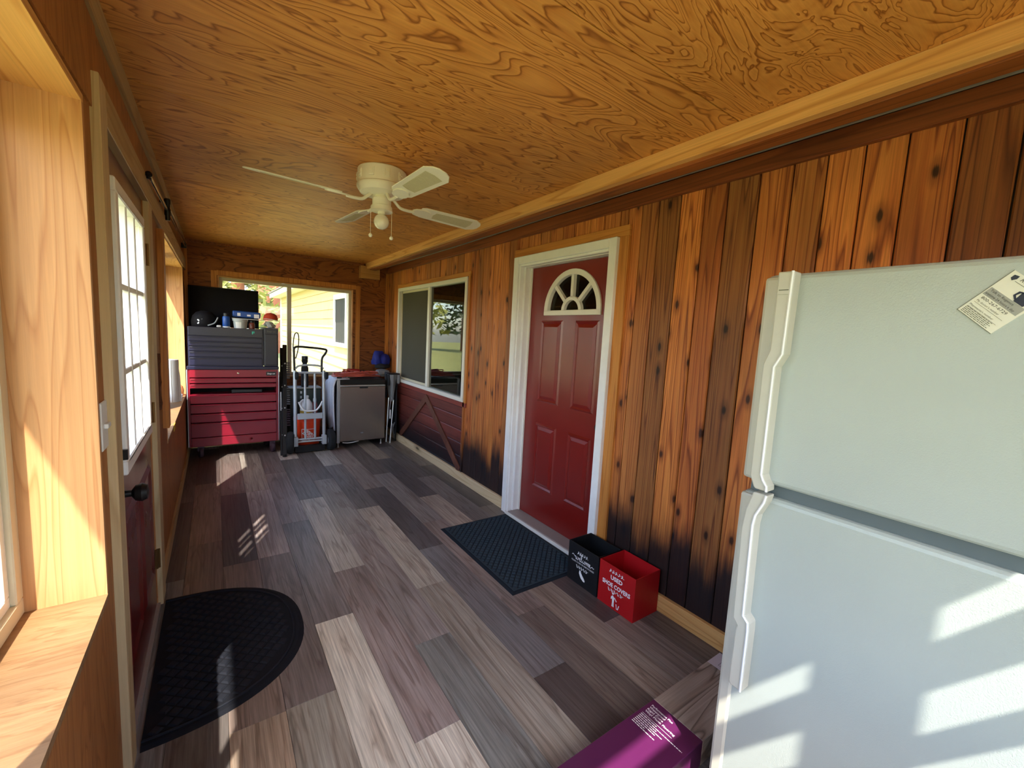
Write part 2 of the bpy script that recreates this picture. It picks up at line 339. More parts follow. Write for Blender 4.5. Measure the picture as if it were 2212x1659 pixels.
_txt = {}
def text_polys(s, bold=0.0, shear=0.0, space=1.0):
    key = (s, bold, shear, space)
    if key not in _txt:
        c = bpy.data.curves.new('txt', 'FONT'); c.body = s; c.size = 1.0; c.offset = bold; c.shear = shear; c.space_character = space
        c.resolution_u = 2; c.align_x = 'CENTER'
        o = bpy.data.objects.new('txt', c); COL.objects.link(o); dg = bpy.context.evaluated_depsgraph_get()
        me = bpy.data.meshes.new_from_object(o.evaluated_get(dg))
        _txt[key] = ([v.co.copy() for v in me.vertices], [tuple(p.vertices) for p in me.polygons])
        bpy.data.objects.remove(o); bpy.data.curves.remove(c); bpy.data.meshes.remove(me)
    return _txt[key]
def text(mb, s, o, U, V, size, width=None, bold=0.0, shear=0.0):
    vs, fs = text_polys(s, bold, shear); o, U, V = Vector(o), Vector(U).normalized(), Vector(V).normalized()
    sx = size
    if width:
        w = max(v.x for v in vs)-min(v.x for v in vs); sx = width/w
    mb.add([o+U*(v.x*sx)+V*(v.y*size) for v in vs], fs)
def ribbon(mb, pts, o, U, V, w, sc=1.0):
    o, U, V = Vector(o), Vector(U).normalized(), Vector(V).normalized()
    P = [Vector((x*sc, y*sc)) for x, y in pts]; vs = []
    for i, p in enumerate(P):
        t = (P[min(i+1, len(P)-1)]-P[max(i-1, 0)]); t = t.normalized() if t.length > 1e-9 else Vector((1, 0)); n = Vector((-t.y, t.x))
        for s in (-1, 1): q = p+n*(w/2*s); vs.append(o+U*q.x+V*q.y)
    mb.add(vs, [(2*i, 2*i+1, 2*i+3, 2*i+2) for i in range(len(P)-1)])
def smoothpath(pts, k=6):
    out = []
    for i in range(len(pts)-1):
        p0 = pts[max(i-1, 0)]; p1 = pts[i]; p2 = pts[i+1]; p3 = pts[min(i+2, len(pts)-1)]
        for j in range(k):
            t = j/k
            out.append(tuple(0.5*((2*b)+(-a+c)*t+(2*a-5*b+4*c-d)*t*t+(-a+3*b-3*c+d)*t**3) for a, b, c, d in zip(p0, p1, p2, p3)))
    out.append(tuple(pts[-1])); return out

# ------------------------------------------------------------------ the setting
XL, XR, YB, YN, ZC = -0.27, 2.06, 6.12, -0.5, 2.40
ST = dict(kind='structure')
def frame_boxes(mb, y0, y1, z0, z1, oy0, oy1, oz0, oz1, x0, x1):   # wall with one opening, plane across x
    mb.box((x0, y0, z0), (x1, oy0, z1)); mb.box((x0, oy1, z0), (x1, y1, z1))
    if oz0 > z0: mb.box((x0, oy0, z0), (x1, oy1, oz0))
    mb.box((x0, oy0, oz1), (x1, oy1, z1))

# floor: slab with planks
floor = bx('floor', 'subfloor', (XL-0.05, YN, -0.14), (XR+0.08, YB, -0.008), label='grey-brown wood-look plank floor of the enclosed porch', cat='floor', **ST)
DK, MD, LT, TN, VD, GR, MV, VL = (92,82,80), (128,116,113), (168,155,148), (160,134,114), (70,60,60), (112,110,112), (134,116,114), (190,178,164)
rows = {  # row index: joint phase, tones by plank start
 -2: (4.256, {}), -1: (3.39, {3.39: (122,98,88), 2.09: (104,84,78), 4.69: (82,66,64)}), 0: (1.70, {0.40: TN, 1.70: (120,100,92), 3.0: VD, 4.3: (100,84,80), 5.6: DK}),
 1: (3.005, {3.005: (158,140,138), 1.705: (112,98,96), 0.405: (150,140,130), 4.305: (132,120,112), 5.605: MD}), 2: (3.47, {3.47: (130,114,112), 2.17: (110,98,98), 0.87: VL, 4.77: (104,92,92)}),
 3: (2.61, {3.91: (108,102,102), 2.61: (164,154,146), 1.31: MV, 0.01: VL, 5.21: LT}), 4: (1.775, {3.075: (146,136,132), 1.775: (140,126,124), 0.475: (120,118,116), 4.375: (98,92,92)}),
 5: (2.2, {3.5: (116,110,110), 2.2: (166,154,142), 0.9: (144,132,122), 4.8: (162,156,150)}), 6: (2.62, {3.92: (138,124,118), 2.62: (88,82,86), 1.32: (104,100,104), 0.02: VD}),
 7: (3.0, {3.0: (134,124,122), 1.7: (126,110,106), 4.3: (110,100,98), 0.4: (96,84,80)}), 8: (3.51, {3.51: (96,90,92), 2.21: (158,142,130), 0.91: (142,124,112), 4.81: (148,134,118)}),
 9: (2.72, {2.72: (122,112,110), 1.42: (84,70,70), 0.12: (126,110,102), 4.02: (108,100,98)}), 10: (3.07, {3.07: (90,80,78), 1.77: (110,98,92), 0.47: (98,84,78), 4.37: (122,108,98)})}
PW, PL = 0.1865, 1.30
for r, (ph, tones) in rows.items():
    x0 = 0.0155+PW*r; x1 = min(x0+PW, XR+0.015); x0 = max(x0, XL)
    k0 = math.floor((YN-ph)/PL)
    for k in range(k0, k0+8):
        a = ph+k*PL; b = min(a+PL, YB); aa = max(a, YN)
        if b-aa < 0.02: continue
        t = None
        for key, c in tones.items():
            if abs(key-a) < 0.12: t = c
        if t is None: t = random.choice([DK, MD, LT, GR, MV, VD])
        bx('plank', 'plank', (x0+0.0006, aa+0.0006, -0.008), (x1-0.0006, b-0.0006, 0.0), floor, color=[min(1, g_*q) for g_, q in zip((1.54, 1.68, 1.66), [q*0.75+0.25*sum(lin(t))/3 for q in lin(t)])], bevel=0.0006)
bx('threshold', 'sill_grey', (2.075, 1.84, -0.10), (2.14, 2.92, 0.018), floor)

# ceiling
ceiling = bx('ceiling', 'subfloor', (XL-0.18, YN-0.12, 2.412), (XR+0.15, YB+0.16, 2.445), label='varnished plywood ceiling with bold swirling grain', cat='ceiling', **ST)
js = [YN, 0.98, 2.295, 3.60, 4.73, YB]
for a, b in zip(js, js[1:]): bx('plywood_sheet', 'ply_fine' if a < 0 else 'ply_ceiling', (XL, a+0.0025, ZC), (XR, b-0.0025, 2.412), ceiling, bevel=0.001)

# left wall
wl = MB()
segs = [(YN-0.12, -0.32, 0, ZC+0.04), (-0.32, 1.608, 0, 0.68), (-0.32, 1.608, 2.06, ZC+0.04), (1.608, 1.79, 0, ZC+0.04), (1.79, 2.73, 2.055, ZC+0.04),
        (2.73, 3.532, 0, ZC+0.04), (3.532, 5.768, 0, 0.68), (3.532, 5.768, 2.06, ZC+0.04), (5.768, YB+0.16, 0, ZC+0.04)]
for y0, y1, z0, z1 in segs: wl.box((-0.45, y0, z0), (XL, y1, z1))
build(wl, 'wall_left', 'ply_wall', label='plywood wall with deep window recesses and the red half-glazed door', cat='wall', **ST)
def deep_window(name, y0, y1, label, nmull, shade_post=None):
    t = thing(name, ((XL-0.09), (y0+y1)/2, 0.68), label, 'window', None, 'structure')
    bx('jamb_board', 'pine', (-0.445, y1-0.0, 0.70), (XL+0.002, y1+0.018, 2.04), t); bx('jamb_board', 'pine', (-0.445, y0-0.018, 0.70), (XL+0.002, y0, 2.04), t)
    bx('sill_board', 'sill', (-0.445, y0-0.018, 0.68), (XL+0.003, y1+0.018, 0.70), t)
    bx('head_board', 'pine_y', (-0.445, y0-0.018, 2.04), (XL+0.002, y1+0.018, 2.06), t)
    fr = MB(); w = 0.045; X0, X1 = -0.475, -0.43
    fr.box((X0, y0, 0.70), (X1, y1, 0.70+w)); fr.box((X0, y0, 2.04-w), (X1, y1, 2.04)); fr.box((X0, y0, 0.70+w), (X1, y0+w, 2.04-w)); fr.box((X0, y1-w, 0.70+w), (X1, y1, 2.04-w))
    f = build(fr, 'frame', 'vinyl_tan', t, bevel=0.003)
    n = nmull+1; yy = [y0+w+(y1-y0-2*w)*i/n for i in range(n+1)]
    spans = list(zip(yy, yy[1:]))
    if shade_post:
        bx('post', 'pine', (-0.47, shade_post[0], 0.70), (-0.42, shade_post[1], 2.04), t); spans = [(y0+w, shade_post[0]), (shade_post[1], y1-w)]  # added unseen post, blocks sun to narrow the patch on the red cabinet
    for a, b in spans:
        s = MB(); q = 0.03
        s.box((-0.468, a, 0.745), (-0.442, b, 0.745+q)); s.box((-0.468, a, 1.995-q), (-0.442, b, 1.995)); s.box((-0.468, a, 0.745+q), (-0.442, a+q, 1.995-q)); s.box((-0.468, b-q, 0.745+q), (-0.442, b, 1.995-q))
        sa = build(s, 'sash', 'vinyl', t, bevel=0.002)
        bx('pane', 'glass', (-0.457, a+q, 0.775), (-0.453, b-q, 1.965), sa)
    return t
deep_window('window_3', -0.30, 1.59, 'deep recessed window with a wide pine sill beside the camera', 1)
deep_window('window_4', 3.55, 5.75, 'deep recessed far window with sunlit jamb beyond the red half-glazed door', 1, (4.60, 4.95))
bx('trim_1', 'pine_grey_y', (XL, YN, 2.315), (XL+0.014, YB, ZC), label='long board along the top of the left wall under the ceiling', cat='trim', **ST)
bx('trim_2', 'ply_wall', (XL, YN, 2.065), (XL+0.006, 1.78, 2.313), label='plywood strip above the near window', cat='trim', **ST)
bx('trim_3', 'pine_grey_y', (XL, 2.90, 2.05), (XL+0.016, 6.10, 2.17), label='pale header board above the far recessed window', cat='trim', **ST)
bx('baseboard_left', 'pine_grey_y', (XL, 2.87, 0.0), (XL+0.013, 6.10, 0.085), label='thin pale baseboard running from the half-glazed door to the tool chest', cat='baseboard', **ST)
bx('trim_4', 'cedar_plain', (XL, 3.30, 0.83), (XL+0.03, 3.40, 2.02), label='upright brown board on the wall before the far recessed window', cat='trim', **ST)

# left door, half glazed
d2 = thing('door_2', (-0.29, 2.26, 0), 'dark red half-glazed door with black knob opening to the outside', 'door', None, 'structure')
SX0, SX1 = -0.318, -0.274
slab = MB(); slab.box((SX0, 1.795, 0.02), (SX1, 2.725, 0.99)); slab.box((SX0, 1.795, 1.91), (SX1, 2.725, 2.05)); slab.box((SX0, 1.795, 0.99), (SX1, 1.965, 1.91)); slab.box((SX0, 2.595, 0.99), (SX1, 2.725, 1.91))
sl = build(slab, 'slab', 'door_red_in', d2)
lf = MB()
for a, b, c, d in ((1.925, 2.635, 0.95, 1.0), (1.925, 2.635, 1.905, 1.95), (1.925, 1.975, 1.0, 1.905), (2.585, 2.635, 1.0, 1.905)): lf.box((-0.275, a, c), (-0.256, b, d)); lf.box((-0.335, a, c), (-0.318, b, d))
for a, b, c, d in ((1.965, 2.595, 0.985, 0.998), (1.965, 2.595, 1.902, 1.915), (1.962, 1.972, 0.99, 1.91), (2.588, 2.598, 0.99, 1.91)): lf.box((-0.335, a, c), (-0.256, b, d))
lite = build(lf, 'lite_frame', 'white_worn', d2, bevel=0.004)
bx('pane', 'glass', (-0.298, 1.965, 0.99), (-0.294, 2.595, 1.91), lite)
for i in (1, 2):
    y = 1.975+0.61*i/3; bx('muntin', 'white_worn', (-0.29, y-0.011, 1.0), (-0.262, y+0.011, 1.905), lite, bevel=0.003)
    bx('muntin', 'white_worn', (-0.328, y-0.011, 1.0), (-0.302, y+0.011, 1.905), lite, bevel=0.003); z = 1.0+0.905*i/3; bx('muntin', 'white_worn', (-0.288, 1.975, z-0.011), (-0.264, 2.585, z+0.011), lite, bevel=0.003)
for y0, y1 in ((1.90, 2.22), (2.30, 2.62)):
    m = MB(); z0, z1 = 0.22, 0.80
    for k, (g, h) in enumerate(((0.0, 0.008), (0.035, 0.002), (0.05, 0.01))):
        pass
    m.add([(SX1, y0, z0), (SX1, y1, z0), (SX1, y1, z1), (SX1, y0, z1), (SX1+0.009, y0+0.02, z0+0.02), (SX1+0.009, y1-0.02, z0+0.02), (SX1+0.009, y1-0.02, z1-0.02), (SX1+0.009, y0+0.02, z1-0.02),
           (SX1+0.002, y0+0.045, z0+0.045), (SX1+0.002, y1-0.045, z0+0.045), (SX1+0.002, y1-0.045, z1-0.045), (SX1+0.002, y0+0.045, z1-0.045)],
          [(0,1,5,4),(1,2,6,5),(2,3,7,6),(3,0,4,7),(4,5,9,8),(5,6,10,9),(6,7,11,10),(7,4,8,11),(8,9,10,11)])
    build(m, 'panel', 'door_red_in', d2)
kb = build(MB().lathe([(0.030, 0), (0.031, 0.008), (0.012, 0.012), (0.011, 0.035), (0.026, 0.045), (0.031, 0.062), (0.024, 0.076), (0.004, 0.08)], (SX1, 1.845, 0.91), (1, 0, 0), 20), 'knob', 'black_metal', d2, smooth=True)
build(MB().lathe([(0.026, 0), (0.026, 0.012), (0.018, 0.016), (0.002, 0.017)], (SX1, 1.845, 1.045), (1, 0, 0), 18).box((SX1+0.015, 1.838, 1.028), (SX1+0.03, 1.852, 1.062)), 'deadbolt', 'black_metal', d2)
bx('casing', 'pine_grey', (XL-0.01, 1.69, 0.0), (XL+0.022, 1.782, 2.16), d2, bevel=0.002)
bx('casing', 'pine_grey', (XL-0.01, 2.735, 0.0), (XL+0.022, 2.868, 2.05), d2, bevel=0.002)
bx('casing', 'pine_grey_y', (XL-0.01, 1.782, 2.05), (XL+0.022, 2.868, 2.16), d2, bevel=0.002)
for z in (1.80, 1.03, 0.26):
    bx('hinge', 'brass', (XL-0.004, 2.715, z-0.05), (XL+0.008, 2.745, z+0.05), d2)
    build(MB().tube([(XL+0.010, 2.737, z-0.052), (XL+0.010, 2.737, z+0.052)], 0.007, 8), 'hinge', 'brass', d2)
bx('sill', 'sill_grey', (-0.45, 1.79, -0.02), (XL+0.01, 2.73, 0.016), d2)

# back wall with sliding window
wb = MB(); x0, x1, z0, z1 = 0.037, 1.567, 0.86, 2.03
wb.box((XL-0.18, YB, 0), (x0, YB+0.16, ZC+0.04)); wb.box((x1, YB, 0), (XR+0.2, YB+0.16, ZC+0.04)); wb.box((x0, YB, 0), (x1, YB+0.16, z0)); wb.box((x0, YB, z1), (x1, YB+0.16, ZC+0.04))
build(wb, 'wall_back', 'ply_dark', label='dark stained plywood end wall around the sliding window', cat='wall', **ST)
w1 = thing('window_1', (0.8, YB+0.08, z0), 'wide sliding window in the end wall looking onto cream siding and trees', 'window', None, 'structure')
bx('casing', 'cedar_plain', (-0.025, YB-0.012, 0.84), (0.03, YB, 2.085), w1); bx('casing', 'cedar_plain', (1.60, YB-0.012, 0.84), (1.66, YB, 2.085), w1)
bx('casing', 'cedar_plain', (0.03, YB-0.013, 2.035), (1.60, YB, 2.092), w1); bx('stool', 'pine_x', (0.0, YB-0.05, 0.84), (1.62, YB+0.04, 0.86), w1)
for a, b in (((0.037, YB, z0), (0.05, YB+0.05, z1)), ((1.555, YB, z0), (1.567, YB+0.05, z1))): bx('jamb', 'pine', a, b, w1)
bx('jamb', 'pine_x', (0.05, YB, z1-0.012), (1.555, YB+0.05, z1), w1)
f = MB(); ya, yb = YB+0.05, YB+0.11
f.box((0.05, ya, z0), (0.085, yb, z1-0.012)); f.box((1.52, ya, z0), (1.555, yb, z1-0.012)); f.box((0.085, ya, z0), (1.52, yb, z0+0.035)); f.box((0.085, ya, z1-0.05), (1.52, yb, z1-0.012))
f1 = build(f, 'frame', 'vinyl_tan', w1, bevel=0.003)
bx('meeting_stile', 'vinyl_tan', (0.765, ya+0.005, z0+0.035), (0.815, yb-0.01, z1-0.05), w1, bevel=0.003)
bx('pane', 'glass', (0.085, ya+0.03, z0+0.035), (0.765, ya+0.034, z1-0.05), f1); bx('pane', 'glass', (0.815, ya+0.03, z0+0.035), (1.52, ya+0.034, z1-0.05), f1)
bx('trim_5', 'soffit_board', (XL, YB-0.014, 2.372), (1.70, YB, ZC), label='dark cove strip where the end wall meets the ceiling', cat='trim', **ST)
bx('trim_6', 'cedar_plain', (2.015, YB-0.02, 0.0), (XR, YB, 2.30), label='upright batten in the far right corner', cat='trim', **ST)
bx('trim_7', 'cedar_plain', (XL, YB-0.016, 0.0), (XL+0.03, YB, 2.37), label='upright batten in the far left corner', cat='trim', **ST)

# near wall behind the camera
wn = MB(); NX0, NX1, NZ0, NZ1 = -0.05, 1.80, 0.78, 1.98
wn.box((XL-0.18, YN-0.12, 0), (NX0, YN, ZC+0.04)); wn.box((NX1, YN-0.12, 0), (XR+0.2, YN, ZC+0.04)); wn.box((NX0, YN-0.12, 0), (NX1, YN, NZ0)); wn.box((NX0, YN-0.12, NZ1), (NX1, YN, ZC+0.04))
build(wn, 'wall_near', 'ply_wall', label='plywood end wall behind the camera', cat='wall', **ST)
w5 = thing('window_5', (0.85, YN-0.06, NZ0), 'barred window in the end wall behind the camera', 'window', None, 'structure')
f = MB()
f.box((NX0, YN-0.07, NZ0), (NX0+0.035, YN-0.02, NZ1)); f.box((NX1-0.035, YN-0.07, NZ0), (NX1, YN-0.02, NZ1)); f.box((NX0, YN-0.07, NZ0), (NX1, YN-0.02, NZ0+0.03)); f.box((NX0, YN-0.07, NZ1-0.012), (NX1, YN-0.02, NZ1))
build(f, 'frame', 'vinyl', w5)
bx('mullion', 'vinyl', (0.876, YN-0.06, NZ0+0.03), (0.957, YN-0.01, NZ1-0.012), w5)
for a, b in ((1.69, 1.765), (1.50, 1.533)): bx('rail', 'vinyl', (NX0+0.035, YN-0.055, a), (NX1-0.035, YN-0.015, b), w5)
bx('pane', 'glass', (NX0+0.035, YN-0.05, NZ0+0.03), (NX1-0.035, YN-0.046, NZ1-0.012), w5)

# right wall: backing, boards, knee wall
wr = MB()
for y0, y1, z0, z1 in ((YN-0.12, 1.86, 0, ZC+0.04), (1.86, 2.90, 2.10, ZC+0.04), (2.90, 3.745, 0, ZC+0.04), (3.745, 5.67, 0, 0.82), (3.745, 5.67, 2.07, ZC+0.04), (5.67, YB+0.16, 0, ZC+0.04)):
    wr.box((2.078, y0, z0), (2.20, y1, z1))
wall_r = build(wr, 'wall_right', 'subfloor', label='knotty cedar board wall of the house with red door and sliding window', cat='wall', **ST)
seams = [-0.5, -0.42, -0.285, -0.15, -0.015, 0.12, 0.255, 0.388, 0.529, 0.654, 0.778, 0.903, 1.041, 1.189, 1.309, 1.447, 1.582, 1.70, 1.80, 1.86, 1.99, 2.121, 2.26, 2.394, 2.527, 2.641, 2.797, 2.926, 2.96, 3.059, 3.193, 3.285, 3.372, 3.485, 3.588, 3.733, 3.87]
y = 3.87
while y < 5.98: y += 0.135; seams.append(round(y, 3))
seams.append(YB)
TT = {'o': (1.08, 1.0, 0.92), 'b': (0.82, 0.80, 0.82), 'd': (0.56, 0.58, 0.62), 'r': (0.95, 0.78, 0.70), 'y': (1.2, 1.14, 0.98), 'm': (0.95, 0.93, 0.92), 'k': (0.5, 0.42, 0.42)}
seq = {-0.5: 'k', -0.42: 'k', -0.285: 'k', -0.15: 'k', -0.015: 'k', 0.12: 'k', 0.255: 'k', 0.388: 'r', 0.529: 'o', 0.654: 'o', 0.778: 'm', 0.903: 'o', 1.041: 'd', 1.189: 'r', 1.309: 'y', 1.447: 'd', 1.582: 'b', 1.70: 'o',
       2.96: 'b', 3.059: 'o', 3.193: 'y', 3.285: 'o', 3.372: 'o', 3.485: 'm', 3.588: 'r'}
for a, b in zip(seams, seams[1:]):
    if b-a < 0.03: continue
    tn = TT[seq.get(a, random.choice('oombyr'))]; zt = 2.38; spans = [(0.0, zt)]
    mid = (a+b)/2
    if 1.78 < mid < 2.97: spans = [(2.205, zt)]
    elif 3.70 < mid < 5.71: spans = [(2.118, zt)]
    for z0, z1 in spans:
        bx('siding_board', 'cedar', (XR, a+0.0026, z0), (2.078, b-0.0026, z1), wall_r, color=tn, bevel=0.005)
for y0, y1, z in ((1.189, 1.309, 0.56), (1.041, 1.189, 0.98)):
    pass
kz = [0.0, 0.115, 0.253, 0.39, 0.523, 0.661, 0.77]
for a, b in zip(kz, kz[1:]):
    m = MB(); m.prism([(0, a+0.001), (0.018, a+0.002), (0.018, b-0.014), (0.010, b-0.004), (0, b-0.004)], (-1, 0, 0), (0, 0, 1), (2.078, 3.765, 0), (0, 1.94, 0))
    build(m, 'siding_board', 'redwood_y', wall_r, color=(1, 1, 1), bevel=0.002)
bx('sill_board', 'redwood_y', (2.05, 3.70, 0.77), (2.078, 5.71, 0.815), wall_r, color=(1.5, 1.3, 1.2))
for p, q in (((2.051, 4.69, 0.745), (2.051, 3.78, 0.10)), ((2.052, 4.66, 0.735), (2.052, 5.50, 0.10))):
    build(MB().bar(p, q, 0.014, 0.078, (0, 0, 1)), 'brace_board', 'redwood_brace', wall_r, bevel=0.002)
bx('corner_board', 'cedar', (2.05, 3.735, 0.0), (2.078, 3.765, 2.10), wall_r, color=(0.75, 0.7, 0.66))
for y0, y1 in ((2.955, 6.10), (YN, 1.76)):
    bx('baseboard_right', 'pine_pale' if y0 > 1 else 'pine_y', (2.035, y0, 0.0), (XR, y1, 0.095), label='pale pine baseboard below the sliding window' if y0 > 1 else 'rough pine baseboard between the red box and the refrigerator', cat='baseboard', bevel=0.002, **ST)
bx('trim_8', 'pine_y', (1.72, YN, 2.325), (1.76, 6.10, ZC), label='pale fascia board under the ceiling along the cedar wall', cat='trim', bevel=0.002, **ST)
bx('trim_9', 'soffit_board', (1.76, YN, 2.312), (1.845, 6.03, ZC), label='dark brown beam behind the pale fascia board', cat='trim', bevel=0.003, **ST)
bx('trim_10', 'frieze', (2.03, YN, 2.302), (XR, 6.10, 2.385), label='dark frieze board along the top of the cedar siding', cat='trim', bevel=0.003, **ST)
bx('trim_11', 'pine_x', (1.64, 6.03, 2.195), (1.90, YB, 2.36), label='pale block under the beam end at the end wall', cat='trim', bevel=0.002, **ST)
build(MB().tube([(1.99, YN+0.01, 2.372), (1.985, 2.0, 2.376), (1.99, 4.0, 2.37), (1.985, 6.02, 2.374)], 0.006, 6), 'trim_12', 'wire', label='thin pale cable run in the shadow above the frieze board', cat='trim', **ST)

# right door with fanlight
d1 = thing('door_1', (2.1, 2.34, 0), 'dark red panelled entry door with half-round fanlight in white frame', 'door', None, 'structure')
bx('casing', 'cedar_plain', (2.042, 2.925, 0.0), (2.078, 2.955, 2.145), d1, bevel=0.002); bx('casing', 'cedar_plain', (2.042, 1.765, 0.0), (2.078, 1.838, 2.145), d1, bevel=0.002)
bx('casing', 'cedar_plain_y', (2.042, 1.765, 2.145), (2.078, 2.955, 2.21), d1, bevel=0.002)
bm_ = MB(); bm_.box((2.015, 2.865, 0.0), (2.07, 2.925, 2.145)); bm_.box((2.03, 2.85, 0.0), (2.07, 2.865, 2.09))
build(bm_, 'brickmould', 'white_worn', d1, bevel=0.004)
bm_ = MB(); bm_.box((2.015, 1.838, 0.0), (2.07, 1.898, 2.145)); bm_.box((2.03, 1.898, 0.0), (2.07, 1.91, 2.09))
build(bm_, 'brickmould', 'white_worn', d1, bevel=0.004)
bm_ = MB(); bm_.box((2.015, 1.898, 2.085), (2.07, 2.865, 2.145)); bm_.box((2.03, 1.91, 2.068), (2.07, 2.85, 2.085))
build(bm_, 'brickmould', 'white_worn', d1, bevel=0.004)
bx('jamb', 'white_worn', (2.07, 2.825, 0.02), (2.19, 2.90, 2.10), d1); bx('jamb', 'white_worn', (2.07, 1.86, 0.02), (2.19, 1.875, 2.10), d1); bx('jamb', 'white_worn', (2.07, 1.875, 2.065), (2.19, 2.825, 2.10), d1)
bx('stop', 'white_paint', (2.118, 2.808, 0.03), (2.13, 2.825, 2.065), d1)
bx('sill', 'sill_grey', (2.018, 1.90, 0.0), (2.17, 2.83, 0.028), d1, bevel=0.004); bx('sill_strip', 'white_paint', (2.008, 1.90, 0.0), (2.018, 2.86, 0.024), d1, bevel=0.002)
DX, FY, FZ, FR = 2.132, 2.327, 1.715, 0.30
def arc(r, n, a0=0.0, a1=180.0): return [(FY+r*math.cos(R(a0+(a1-a0)*i/n)), FZ+r*math.sin(R(a0+(a1-a0)*i/n))) for i in range(n+1)]
def yz(pts, x): return [(x, a, b) for a, b in pts]
s_ = MB()
s_.box((DX, 1.876, 0.032), (DX+0.045, 2.822, FZ)); s_.box((DX, 1.876, FZ), (DX+0.045, FY-FR+0.02, 2.062)); s_.box((DX, FY+FR-0.02, FZ), (DX+0.045, 2.822, 2.062))
ar = arc(FR-0.02, 24); top = [(FY+FR-0.02, 2.062)]+[(a, 2.062) for a, b in ar[1:-1]]+[(FY-FR+0.02, 2.062)]
for i in range(24):
    q = [ar[i], ar[i+1], top[i+1], top[i]]
    s_.add(yz(q, DX)+yz(q, DX+0.045), [(0,1,2,3),(7,6,5,4),(0,4,5,1)])
build(s_, 'slab', 'door_red', d1)
g = MB(); g.flat(yz([(FY-FR+0.005, FZ)]+arc(FR-0.005, 24)[::-1][1:-1]+[(FY+FR-0.005, FZ)], DX+0.02)); build(g, 'pane', 'glass_house', d1)
fl = MB(); oa, ia = arc(FR, 28), arc(FR-0.04, 28)
for i in range(28):
    q = [oa[i], oa[i+1], ia[i+1], ia[i]]
    fl.add(yz(q, DX-0.016)+yz(q, DX+0.02), [(0,1,2,3),(7,6,5,4),(0,4,5,1),(2,6,7,3)])
fl.box((DX-0.016, FY-FR, FZ-0.032), (DX+0.02, FY+FR, FZ+0.006))
lf1 = build(fl, 'fanlight_frame', 'white_paint', d1, bevel=0.003)
mu = MB(); oa, ia = arc(0.105, 16), arc(0.078, 16)
for i in range(16):
    q = [oa[i], oa[i+1], ia[i+1], ia[i]]; mu.add(yz(q, DX-0.008)+yz(q, DX+0.02), [(0,1,2,3),(7,6,5,4),(0,4,5,1),(2,6,7,3)])
build(mu, 'muntin', 'white_paint', lf1)
for an in (45, 90, 135):
    c, s = math.cos(R(an)), math.sin(R(an))
    build(MB().bar((DX+0.006, FY+0.1*c, FZ+0.1*s), (DX+0.006, FY+(FR-0.03)*c, FZ+(FR-0.03)*s), 0.028, 0.026, (0, -s, c)), 'muntin', 'white_paint', lf1)
for y0, y1, z0, z1 in ((2.035, 2.272, 1.0, 1.645), (2.405, 2.66, 1.0, 1.645), (2.035, 2.272, 0.295, 0.825), (2.405, 2.66, 0.295, 0.825)):
    m = MB(); X = DX
    rings = [(0.0, 0.0), (0.012, -0.010), (0.026, -0.002), (0.05, -0.012)]
    vs = []
    for g_, d_ in rings: vs += [(X+d_, y0+g_, z0+g_), (X+d_, y1-g_, z0+g_), (X+d_, y1-g_, z1-g_), (X+d_, y0+g_, z1-g_)]
    fs = [(4*i+j, 4*i+(j+1) % 4, 4*i+4+(j+1) % 4, 4*i+4+j) for i in range(3) for j in range(4)]+[(12, 13, 14, 15)]
    m.add(vs, fs); build(m, 'panel', 'door_red', d1)
build(MB().lathe([(0.028, 0), (0.028, 0.008), (0.011, 0.012), (0.011, 0.03), (0.027, 0.042), (0.028, 0.056), (0.003, 0.066)], (DX, 1.935, 0.93), (-1, 0, 0), 18), 'knob', 'black_metal', d1, smooth=True)

# sliding window in the right wall
w2 = thing('window_2', (2.08, 4.7, 0.82), 'white sliding window in the cedar wall with insect screen, reflecting the lawn', 'window', None, 'structure')
y0, y1, z0, z1 = 3.747, 5.668, 0.82, 2.07
bx('casing', 'cedar_plain_y', (2.045, 3.695, 2.072), (2.078, 5.71, 2.118), w2, bevel=0.002); bx('casing', 'cedar_plain', (2.045, 3.70, 0.815), (2.078, 3.735, 2.072), w2, bevel=0.002); bx('casing', 'cedar_plain', (2.045, 5.672, 0.815), (2.078, 5.71, 2.072), w2, bevel=0.002)
f = MB(); q = 0.042
f.box((2.035, y0, z0), (2.13, y1, z0+q)); f.box((2.035, y0, z1-q), (2.13, y1, z1)); f.box((2.035, y0, z0+q), (2.13, y0+q, z1-q)); f.box((2.035, y1-q, z0+q), (2.13, y1, z1-q))
f2 = build(f, 'frame', 'vinyl', w2, bevel=0.004)
bx('meeting_stile', 'vinyl', (2.048, 4.655, z0+q), (2.10, 4.712, z1-q), w2, bevel=0.004)
bx('pane', 'glass_house', (2.072, y0+q, z0+q), (2.076, 4.655, z1-q), f2); bx('pane', 'glass_house', (2.094, 4.712, z0+q), (2.098, y1-q, z1-q), f2)
bx('insect_screen', 'screen', (2.083, 4.712, z0+q), (2.084, y1-q, z1-q), w2)
s = MB(); s.box((2.078, 4.712, z0+q), (2.09, y1-q, z0+q+0.025)); s.box((2.078, 4.712, z1-q-0.025), (2.09, y1-q, z1-q)); s.box((2.078, y1-q-0.025, z0+q), (2.09, y1-q, z1-q))
build(s, 'screen_frame', 'vinyl_tan', w2)
bx('blind', 'blind_dark', (2.16, y0-0.05, z0-0.02), (2.17, y1+0.05, z1+0.02), w2)  # dark panel standing in for the unlit room behind the glass

hi_ = MB(); hi_.add([(2.2, YN, 0), (3.2, YN, 0), (3.2, YB, 0), (2.2, YB, 0), (2.2, YN, 2.45), (3.2, YN, 2.45), (3.2, YB, 2.45), (2.2, YB, 2.45)], [(0,3,2,1),(4,5,6,7),(0,1,5,4),(1,2,6,5),(2,3,7,6)])
build(hi_, 'wall_inner', 'screen', label='dim room of the house behind the cedar wall', cat='wall', recalc=False, **ST)

